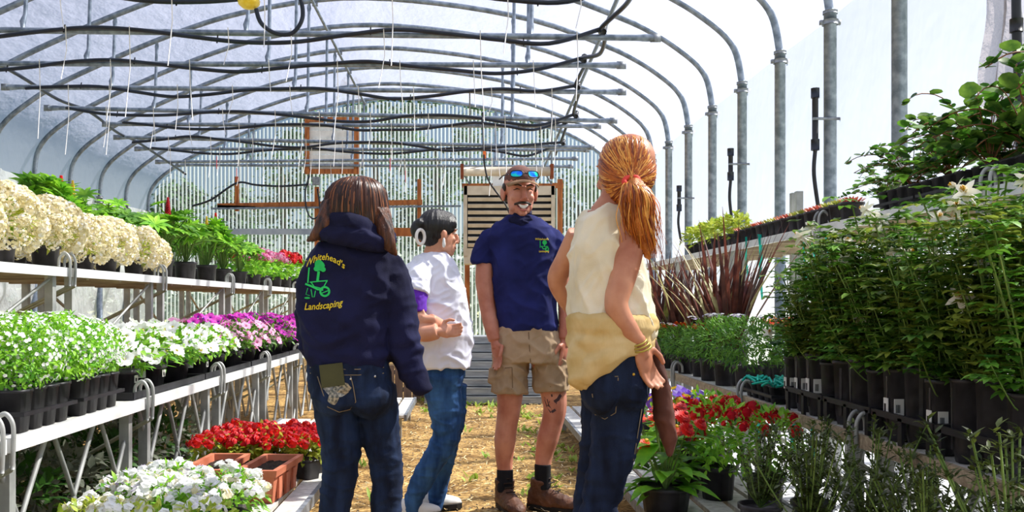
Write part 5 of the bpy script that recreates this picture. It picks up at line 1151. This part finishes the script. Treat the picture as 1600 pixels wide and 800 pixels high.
C.limb(mb, [(852, 560, 24), (863, 605, 21), (867, 636, 18.5), (863, 660, 17), (856, 685, 17), (850, 712, 14, .01), (848, 738, 11), (848, 762, 11)])
bodyC = C.add('body', mb, skin_c, .0045, 2, keep=.6)
mb = MB(); C.rows(mb, [(338, 790, 834, .06), (345, 780, 848, .078), (355, 768, 861, .1), (370, 759, 870, .118), (395, 763, 870, .128), (430, 769, 868, .128), (470, 773, 868, .123), (505, 776, 871, .122), (517, 778, 872, .12)])
C.limb(mb, [(780, 364, 12), (764, 374, 15.5), (756, 392, 18), (754, 412, 19)]); C.limb(mb, [(852, 364, 12), (865, 375, 15), (873, 394, 17.5), (876, 418, 18)])
teeC = C.add('tee_shirt', mb, navy_t, .0065, 4, folds(.013, 8, 6, 9.0))
mb = MB(); C.rows(mb, [(510, 779, 871, .114), (530, 774, 878, .122), (552, 770, 884, .126), (566, 770, 886, .12)]); C.limb(mb, [(800, 548, 28), (797, 580, 28.5), (796, 614, 29.5)]); C.limb(mb, [(856, 548, 28), (860, 580, 28), (862, 611, 28.5)])
C.limb(mb, [(772, 575, 9, -.02), (772, 598, 10, -.02)]); C.limb(mb, [(885, 575, 8, -.02), (887, 596, 8, -.02)])
shortsC = C.add('shorts', mb, khaki, .006, 3, folds(.013, 10, 9, 12.0))
C.decal('fly_stitching', [strip([(826, 519), (827, 540), (829, 566)], 1.5), strip([(772, 574), (790, 575), (800, 574)], 1.2), strip([(800, 574), (801, 606)], 1.2), strip([(768, 607), (800, 608), (826, 607)], 1), strip([(832, 604), (860, 604), (886, 602)], 1)], C.bvh(shortsC), mat('stitch_brown', '#7a6248', rough=.9), .002, shortsC)
mb = MB(); C.limb(mb, [(811, 334, 18.5), (812, 340, 20), (812, 348, 21)]); C.limb(mb, [(800, 343, 9, -.05), (813, 350, 10, -.075), (827, 344, 9, -.05)]); C.add('neck_gaiter', mb, navy, .005, 2, folds(.012, 14, 34, 2))
for (x, y, x2, yt, dy) in ((789, 768, 789, 733, 0), (848, 764, 848, 725, 0)):
    mb = MB(); C.limb(mb, [(x2, yt, 13), (x, (y + yt) / 2, 12.8), (x, y, 13)]); C.add('sock', mb, sock_m, .005, 2)
for (x, y, d, z0) in ((790, 771, (.3, -1), 0), (849, 768, (.85, -.52), 0)):
    up, so = MB(), MB(); p = C.q(x, y); shoe(up, so, (p.x, p.y, z0), d, 1.12, .10); u = C.add('boot', up, leather, .006, 3, folds(.005, 20, 20, 3)); s_ = so.build('sole', rubber, u, smooth=False); s_.data.transform(Matrix.Translation(-C.o))
    dv = Vector((d[0], d[1], 0)).normalized(); sv = Vector((-dv.y, dv.x, 0)); ab = Vector((p.x, p.y, z0)) - C.o
    for q in range(5):
        c0 = ab + dv * (.035 + .018 * (4 - q)) + Vector((0, 0, .085 + .02 * q)); MB().tube([c0 - sv * .025 - dv * .01, c0 + dv * .012 + Vector((0, 0, .006)), c0 + sv * .025 - dv * .01], .004, 5).build('lace', mat('lace', '#2a1a12', rough=.8), u)
bt = C.bvh(teeC)
C.decal('chest_lettering', [text_px("Whitehead's", lambda u, v: (836 + 21 * u, 375 - v * 4.5), .2), text_px('Landscaping', lambda u, v: (842 + 16 * u, 394 - v * 4.5), .2)], bt, embroid_y, .004, teeC)
C.decal('chest_emblem', [disc(851, 379, 3.6, 3.6), strip([(851, 381), (850.5, 385)], 1.5), strip([(845, 385), (856, 385)], 1), strip([(846, 385), (849, 389), (854, 389), (856, 385)], 1.2), ringpx(854.5, 389, 2.6, 1.2), strip([(844, 376), (844, 387)], 1)], bt, embroid_g, .004, teeC)
bb = C.bvh(bodyC)
C.decal('knee_tattoo', [strip([(851, 622), (862, 618), (876, 617)], 4), strip([(876, 617), (872, 624), (866, 628)], 5), strip([(853, 624), (856, 634), (862, 644)], 5), strip([(862, 644), (868, 640)], 4), strip([(858, 628), (870, 630)], 3)], bb, mat('tattoo', '#4a3438', rough=.6), .0015, bodyC)
# face
for sx in (-1, 1):
    MB().tube([TC(sx * .018, .087, .006) - C.o, TC(sx * .031, .086, .0085) - C.o, TC(sx * .045, .074, .003) - C.o], [.0018, .0036, .0016], 6).build('eye', mat('eye_squint', '#20120e', rough=.3), C.e)
    MB().tube([TC(sx * .012, .093, .021) - C.o, TC(sx * .03, .092, .028) - C.o, TC(sx * .05, .076, .022) - C.o], [.0035, .0052, .0025], 6).build('eyebrow', hair_dk, C.e)
bbm = [TC(x, .2, -.068) for x in (0,)]
def fpt(x, z, off):                                                           # point on the face surface of the man
    a = TC(x, .25, z); d = (TC(x, 0, z) - a).normalized(); h = bb.ray_cast(a, d); return (h[0] if h[0] is not None else TC(x, .09, z)) - d * off - C.o
def fstrip(name, up_, lo_, m, off, nn=10):
    mb = MB()
    for i in range(nn + 1):
        t = -1 + 2 * i / nn; xu, zu = up_(t); xl_, zl = lo_(t)
        for w_ in (0, .5, 1): mb.v.append(tuple(fpt(xu + (xl_ - xu) * w_, zu + (zl - zu) * w_, off)))
        if i:
            for w_ in (0, 1): a = 3 * i + w_; mb.f.append((a - 3, a, a + 1, a - 2)); mb.m.append(0)
    return mb.build(name, m, C.e)
fstrip('mouth', lambda t: (t * .034, -.065 + .012 * t * t), lambda t: (t * .034, -.092 + .039 * t * t), mat('mouth_dark', '#5a1a18', rough=.5), .0012)
fstrip('teeth', lambda t: (t * .031, -.066 + .012 * t * t), lambda t: (t * .031, -.080 + .022 * t * t), mat('teeth', '#f2eee6', rough=.25), .0026)
mb = MB()
for i in range(15):
    t = -1 + 2 * i / 14; p = fpt(t * .036, -.054 - .006 * t * t, .003); mb.ell(p, (.006, .006, .0105 - .004 * abs(t)), n=8, m=6)
fuse(mb, .0022, 2, None, 'moustache', hair_dk, C.e)
MB().tube([fpt(t * .026, -.090 + .022 * t * t, .000) for t in (-1, -.6, -.2, .2, .6, 1)], [.002, .0035, .0045, .0045, .0035, .002], 6).build('lower_lip', mat('lip_man', '#b0605a', rough=.45), C.e)
mb = MB()
for sx in (-1, 1): mb.ell(TC(sx * .073, -.005, .018), (.01, .03, .028), MC); mb.ell(TC(sx * .055, -.05, .0), (.028, .04, .05), MC)
C.add('hair', mb, hair_dk, .0045, 2)
cap_m = mat('cap_brown', '#5a3a34', '#7a5248', rough=.85, scale=10, bump=.15, bscale=200)
mb = MB(); mb.ell(TC(0, -.008, .052), (.083, .103, .084), MC, 20, 14); mb.box(TC(0, -.01, -.08), (.3, .3, .16), M=MC) if False else None
cap = C.add('cap', mb, cap_m, .005, 2)
bm_ = bmesh.new(); bm_.from_mesh(cap.data); pl = TC(0, 0, .040) - C.o; bmesh.ops.bisect_plane(bm_, geom=bm_.verts[:] + bm_.edges[:] + bm_.faces[:], plane_co=pl, plane_no=-(MC @ Vector((0, .12, 1))), clear_outer=True); bm_.to_mesh(cap.data); bm_.free()
mb = MB(); n = 14
for i in range(n + 1):
    t = -1 + 2 * i / n; x = .074 * t
    for w_ in (0, .5, 1): mb.v.append(tuple(TC(x * (1 - .06 * w_), .070 * sqrt(max(0, 1 - (t * .9) ** 2)) + .018 + .062 * w_ * sqrt(max(.05, 1 - t * t * .75)), .046 - .016 * t * t - .014 * w_) - C.o))
    if i:
        for w_ in (0, 1): a = 3 * i + w_; mb.f.append((a - 3, a - 2, a + 1, a)); mb.m.append(0)
brim = mb.build('brim', mat('cap_brim', '#7a5a40', '#a88458', rough=.8, scale=12), cap); so = brim.modifiers.new('s', 'SOLIDIFY'); so.thickness = .005
irid = bpy.data.materials.new('lens_iridescent'); irid.use_nodes = True; b_ = irid.node_tree.nodes['Principled BSDF']; b_.inputs['Metallic'].default_value = .6; b_.inputs['Roughness'].default_value = .22
tcn = irid.node_tree.nodes.new('ShaderNodeTexCoord'); gr = irid.node_tree.nodes.new('ShaderNodeTexNoise'); gr.inputs['Scale'].default_value = 18; cr = irid.node_tree.nodes.new('ShaderNodeValToRGB')
for p_, c_ in ((.3, '#1a2cff'), (.45, '#1a8cff'), (.55, '#10e0c0'), (.68, '#18e048')):
    e_ = cr.color_ramp.elements.new(p_); e_.color = (*lin(c_), 1)
irid.node_tree.links.new(tcn.outputs['Object'], gr.inputs['Vector']); irid.node_tree.links.new(gr.outputs['Fac'], cr.inputs['Fac']); irid.node_tree.links.new(cr.outputs['Color'], b_.inputs['Base Color'])
sg_ = empty('sunglasses', C.o, 0, 'blue green mirrored sunglasses resting on the brown cap', 'sunglasses')
for sx in (-1, 1):
    mb = MB(); n = 18; cen = TC(sx * .037, .104, .072) - C.o; Mz = MC @ Matrix.Rotation(-sx * .38, 3, 'Z') @ Matrix.Rotation(.35, 3, 'X')
    ou = [Mz @ Vector((.033 * math.copysign(abs(cos(2 * pi * k / n)) ** .7, cos(2 * pi * k / n)), .004 - .01 * 0, .019 * math.copysign(abs(sin(2 * pi * k / n)) ** .7, sin(2 * pi * k / n)))) for k in range(n)]
    mb.v = [tuple(cen + Mz @ Vector((0, .008, 0)))] + [tuple(cen + v) for v in ou]; mb.f = [(0, 1 + k, 1 + (k + 1) % n) for k in range(n)]; mb.m = [0] * n; mb.build('lens', irid, sg_)
    MB().tube([cen + v for v in ou], .0035, 6, closed=True).build('lens_frame', black_pl, sg_)
    MB().tube([TC(sx * .068, .078, .074) - C.o, TC(sx * .086, .03, .07) - C.o, TC(sx * .088, -.04, .06) - C.o], .0035, 6).build('temple_arm', black_pl, sg_)
MB().tube([TC(-.008, .112, .074) - C.o, TC(0, .115, .077) - C.o, TC(.008, .112, .074) - C.o], .004, 6).build('bridge', black_pl, sg_)
# ============ D: red haired woman in cream top
D = Figure(2.90, 960, 'person with red ponytail in sleeveless cream top, sweater tied round waist', (-.62, .78))
mb = MB(); TD, MD = head(mb, D.q(977, 268), D.f, .222); D.limb(mb, [(968, 285, 22), (958, 312, 21), (950, 335, 30)])
D.rows(mb, [(330, 915, 990, .06), (360, 908, 992, .085), (420, 905, 1000, .095), (520, 908, 1008, .10), (620, 925, 1000, .10)])
D.limb(mb, [(972, 352, 22, -.03), (982, 368, 25, -.06), (980, 400, 23, -.09), (972, 436, 20.5, -.115), (963, 470, 18, -.13), (968, 492, 17.5, -.13), (985, 518, 15.5, -.125), (1000, 540, 11.5, -.115)]); hand(mb, D.q(1000, 540, -.115), (.35, .35, -1), (.7, .6, .3), .95, .55)
D.limb(mb, [(905, 365, 20, .08), (885, 405, 18, .13), (871, 434, 17, .16), (878, 458, 15, .18), (895, 484, 13, .2), (908, 504, 10, .21)]); hand(mb, D.q(908, 504, .21), (.8, .3, -.7), (.3, .5, .6), .95, .5)
D.limb(mb, [(962, 640, 34), (955, 720, 28), (940, 790, 24), (925, 900, 22), (920, 1000, 14)]); D.limb(mb, [(945, 640, 30, .1), (935, 720, 27, .13), (922, 800, 23, .15), (905, 900, 21, .17), (895, 990, 14, .2)])
bodyD = D.add('body', mb, skin_d, .005, 2, keep=.5)
mb = MB(); D.rows(mb, [(324, 930, 968, .055), (332, 912, 978, .075), (345, 901, 984, .09), (362, 896, 984, .102), (385, 892, 990, .112), (410, 890, 1004, .118), (440, 889, 1014, .122), (475, 889, 1021, .127), (505, 890, 1026, .132), (520, 893, 1027, .132), (528, 898, 1024, .12)])
topD = D.add('sleeveless_top', mb, cream_c, .006, 4, folds(.017, 11, 5, 15.0))
mb = MB(); D.rows(mb, [(490, 888, 1018, .138), (497, 884, 1023, .15), (512, 885, 1026, .154), (522, 889, 1022, .143), (532, 886, 1023, .152), (546, 893, 1020, .146), (555, 902, 1015, .13)])
D.limb(mb, [(915, 535, 24, -.04), (914, 562, 27, -.06), (911, 588, 26, -.07), (903, 606, 17, -.075)]); D.limb(mb, [(985, 540, 14, -.11), (955, 556, 18, -.12), (930, 572, 18, -.11), (914, 592, 18, -.09)])
def knitw(co, n): return folds(.012, 9, 9, 6.0)(co, n)
swD = D.add('tied_sweater', mb, knit, .006, 3, knitw)
mb = MB(); D.limb(mb, [(1012, 535, 14, -.03), (1022, 560, 12, -.02), (1030, 600, 14, 0), (1038, 645, 17, .0), (1044, 680, 13, .0), (1046, 700, 7, 0), (1045, 713, 2, 0)]); o = D.add('hanging_sleeve', mb, sleeve_shade_c, .006, 3, folds(.009, 12, 10, 1))  # other sleeve of the cream sweater, its shade painted in as dark brown
o['label'] = 'tied sweater sleeve hanging at the hip, shade painted in as brown'
mb = MB(); D.rows(mb, [(545, 906, 1010, .12), (560, 904, 1013, .124), (590, 904, 1014, .122), (612, 910, 1012, .105), (628, 925, 1000, .08)]); mb.ell(D.q(940, 605, -.05), (.07, .085, .085)); mb.ell(D.q(980, 605, -.045), (.065, .08, .085)); D.limb(mb, [(968, 590, 43), (966, 630, 42), (960, 690, 37), (949, 740, 32), (937, 790, 28.5), (927, 860, 27), (920, 940, 26), (917, 1012, 24)]); D.limb(mb, [(946, 595, 38, .08), (944, 630, 36, .1), (938, 690, 33, .12), (928, 750, 29, .14), (919, 810, 26, .15), (905, 900, 25, .17), (895, 1000, 24, .2)])
jeansD = D.add('jeans', mb, denim_k, .0065, 3, folds(.008, 9, 14, 21.0, True, .45, .003)); bj = D.bvh(jeansD)
D.decal('pocket_stitching', [strip([(921, 590), (926, 620), (930, 648), (945, 655), (962, 645), (966, 590)], 1.2), strip([(921, 590), (966, 588)], 1.2), strip([(1000, 575), (1003, 640), (990, 720)], 1.2), strip([(915, 566), (960, 563), (1008, 566)], 1.2)], bj, mat('thread_tan', '#8a7a60', rough=.8), .003, jeansD)
q_ = D.cast(bj, 932, 585, .004)
if q_: MB().box(q_ - D.o, (.045, .014, .02)).build('phone', mat('phone_case', '#1c1a24', rough=.2), D.e, smooth=False); MB().ell(q_ - D.o + Vector((.008, -.008, .002)), (.006, .004, .006), n=8, m=6).build('phone_lens', silver, D.e)
q_ = D.cast(bj, 990, 585, .001)
if q_: MB().ell(q_ - D.o, (.005, .003, .005), n=8, m=6).build('rivet', mat('brass', '#c8a040', rough=.3, metal=.8), jeansD)
for x, y, dy in ((917, 1012, 0), (895, 1000, .2)):
    up, so = MB(), MB(); p = D.q(x, y, dy); shoe(up, so, (p.x, p.y, 0), (-.5, .8), .92); u = D.add('shoe', up, rubber, .007, 2); so.build('sole', white_pl, u, smooth=False).data.transform(Matrix.Translation(-D.o))
wr_ = D.q(999, 538, -.115) - D.o
for q in range(3): cw = wr_ + Vector((-.008 + .007 * q, -.004, .008 - .009 * q)); u_, v_ = frame_of(Vector((.35, .35, -1))); MB().tube([cw + (u_ * cos(2 * pi * k / 16) + v_ * sin(2 * pi * k / 16)) * .0285 for k in range(16)], .003, 6, closed=True).build('bracelet', mat('bracelet_olive', '#8a7a30', '#c8b050', rough=.4, metal=.3), D.e)
HD = [(215, 972, 990, .03), (218, 958, 1003, .06), (226, 946, 1013, .085), (240, 939, 1019, .1), (258, 937, 1022, .106), (276, 938, 1022, .104), (292, 942, 1018, .096), (306, 946, 1008, .08), (318, 950, 996, .06)]
mb = MB(); D.rows(mb, HD, pw=2.1)
mb.ell(D.q(985, 280, -.085), (.03, .03, .03)); hairD = D.add('hair', mb, hair_rd, .0045, 2, strands(.0045, D.q(988, 282), 75))
mb = MB(); D.limb(mb, [(987, 284, 9, -.115), (993, 296, 17, -.13), (996, 318, 22, -.13), (998, 342, 21, -.125), (1004, 366, 15, -.11), (1010, 388, 9, -.1), (1014, 406, 2, -.09)]); D.limb(mb, [(985, 295, 12, -.12), (980, 315, 13, -.12), (984, 340, 9, -.11), (990, 352, 3, -.1)])
D.add('ponytail', mb, hair_rd, .0045, 2, strands(.005, D.q(998, 330, -.12), 40, 3))
cs = D.q(986, 283, -.115) - D.o; MB().tube([cs + Vector((.021 * cos(2 * pi * k / 18), .012 * sin(2 * pi * k / 18) - .004, .014 * sin(2 * pi * k / 18) + .003 * cos(2 * pi * k / 18))) for k in range(18)], .0085, 8, closed=True).build('scrunchie', mat('scrunchie', '#d83028', '#e8584a', rough=.8), D.e)
eyes(TD, D.f, .95, D.e, D.o)

# loose hair strands over the hair masses
def ring_pt(fig, rows, t, th, grow):
    i = min(int(t), len(rows) - 2); u = t - i; a, b = rows[i], rows[i + 1]; r = [a[k] + (b[k] - a[k]) * u for k in range(4)]
    c = fig.q((r[1] + r[2]) / 2, r[0]); return c + Vector((((r[2] - r[1]) / 2 * fig.k + grow) * cos(th), (r[3] + grow) * sin(th), 0))
def ribbon(mb, pts, w, c, mi):
    n = len(pts); vs_ = []; fs = []
    for i, p in enumerate(pts):
        d = (pts[min(i + 1, n - 1)] - pts[max(i - 1, 0)]); d = d.normalized() if d.length > 1e-8 else Vector((0, 0, 1)); o = (p - c).normalized(); sd = d.cross(o); sd = sd.normalized() if sd.length > 1e-6 else Vector((1, 0, 0)); ww = w * (1 - .85 * (i / (n - 1)) ** 3) * (.3 + .7 * min(1, i * .7))
        vs_ += [p + sd * ww * .5 - o * w * .25, p + o * w * .15, p - sd * ww * .5 - o * w * .25]
        if i: k = 3 * i; fs += [(k - 3, k - 2, k + 1, k), (k - 2, k - 1, k + 2, k + 1)]
    mb.add(vs_, fs, mi)
rr = random.Random(77); mb = MB(); cA = A.q(556, 330)
for q in range(620):
    th = rr.uniform(0, 2 * pi); dr = rr.uniform(-.18, .18); t0 = rr.uniform(.1, 1.6); ext = rr.uniform(6.3, 8.0); g = rr.uniform(.000, .006); pts = []
    for k in range(12):
        t = t0 + (ext - t0) * k / 11; pts.append(ring_pt(A, HA, min(t, 7.99), th + dr * k / 11, g + .004 * noise.noise(Vector((th * 9, k * .4, 1)))))
    pts.append(pts[-1] + Vector((rr.uniform(-.012, .012), rr.uniform(-.01, .01), -rr.uniform(.005, .03)))); ribbon(mb, [p - A.o for p in pts], rr.uniform(.004, .009), cA - A.o, rr.choice([0, 0, 0, 1, 1, 2]))
tag(mb.build('hair_strands', [mat('strand_dark', '#20100a', '#3a1e12', rough=.35), mat('strand_mid', '#4a2818', rough=.35), mat('strand_light', '#8a5430', rough=.35)], A.e), kind='stuff')
mb = MB(); bh = D.bvh(hairD); cD = D.q(980, 262); E_ = D.q(987, 283, -.112)
for q in range(900):
    dv = Vector((rr.gauss(0, 1), rr.gauss(0, 1), rr.gauss(0, 1) + .3)).normalized(); S = bh.ray_cast(cD + dv * .4, -dv)[0]
    if S is None: continue
    off = Vector((rr.gauss(0, .006), 0, rr.gauss(0, .006))); pts = []; g = rr.uniform(.0005, .004)
    for k in range(10):
        t = k / 9; p = S.lerp(E_ + off, t); d = (p - cD); d = d.normalized() if d.length > 1e-5 else dv; h = bh.ray_cast(cD + d * .4, -d)[0]
        pts.append((h if h is not None else p) + d * g)
    if (pts[0] - pts[-1]).length < .02: continue
    ribbon(mb, [p - D.o for p in pts], rr.uniform(.003, .006), cD - D.o, rr.choice([0, 1, 1, 2]))
cl_ = bez([D.q(987, 284, -.12), D.q(993, 298, -.135), D.q(997, 320, -.135), D.q(1000, 344, -.13), D.q(1006, 368, -.115), D.q(1012, 390, -.1), D.q(1015, 408, -.09)], 3); rads = [.012, .024, .032, .036, .04, .041, .042, .041, .039, .036, .034, .031, .028, .025, .022, .018, .014, .01, .006]
for q in range(330):
    a = rr.uniform(0, 2 * pi); f_ = rr.uniform(.85, 1.08); wv = rr.uniform(0, 6); pts = []; n1 = rr.randrange(11, 19); sh = Vector((rr.gauss(0, .004), 0, 0))
    for k in range(n1): pts.append(cl_[k] + Vector((cos(a), sin(a), 0)) * rads[k] * f_ * (1 + .12 * sin(wv + k * .8)) + sh * k * .3)
    ribbon(mb, [p - D.o for p in pts], rr.uniform(.003, .006), cl_[8] - D.o, rr.choice([0, 1, 1, 2]))
tag(mb.build('hair_strands', [mat('strand_rd', '#7a340c', rough=.33), mat('strand_rm', '#b8621c', rough=.33), mat('strand_rl', '#e8a44c', rough=.33)], D.e), kind='stuff')
mb = MB(); cB = TB(0, -.02, .04)
for q in range(420):
    th = rr.uniform(-1.9, 1.9); ph = rr.uniform(.0, 1); pts = []
    for k in range(9):
        t = k / 8; u = t * 1.9; yv = .078 * cos(u * .9) - .02; lat = sin(th) * (.086) * (1 - .75 * t) ** .6; zz = .046 + .087 * cos(th) * sin(.6 + u * .9) ** 1 * (1 - .35 * t); pts.append(TB(lat, yv - .045 * t, zz) + (TB(lat, yv - .045 * t, zz) - cB).normalized() * .004)
    ribbon(mb, [p - B.o for p in pts], .005, cB - B.o, 0)
tag(mb.build('hair_strands', [hair_bk], B.e), kind='stuff')
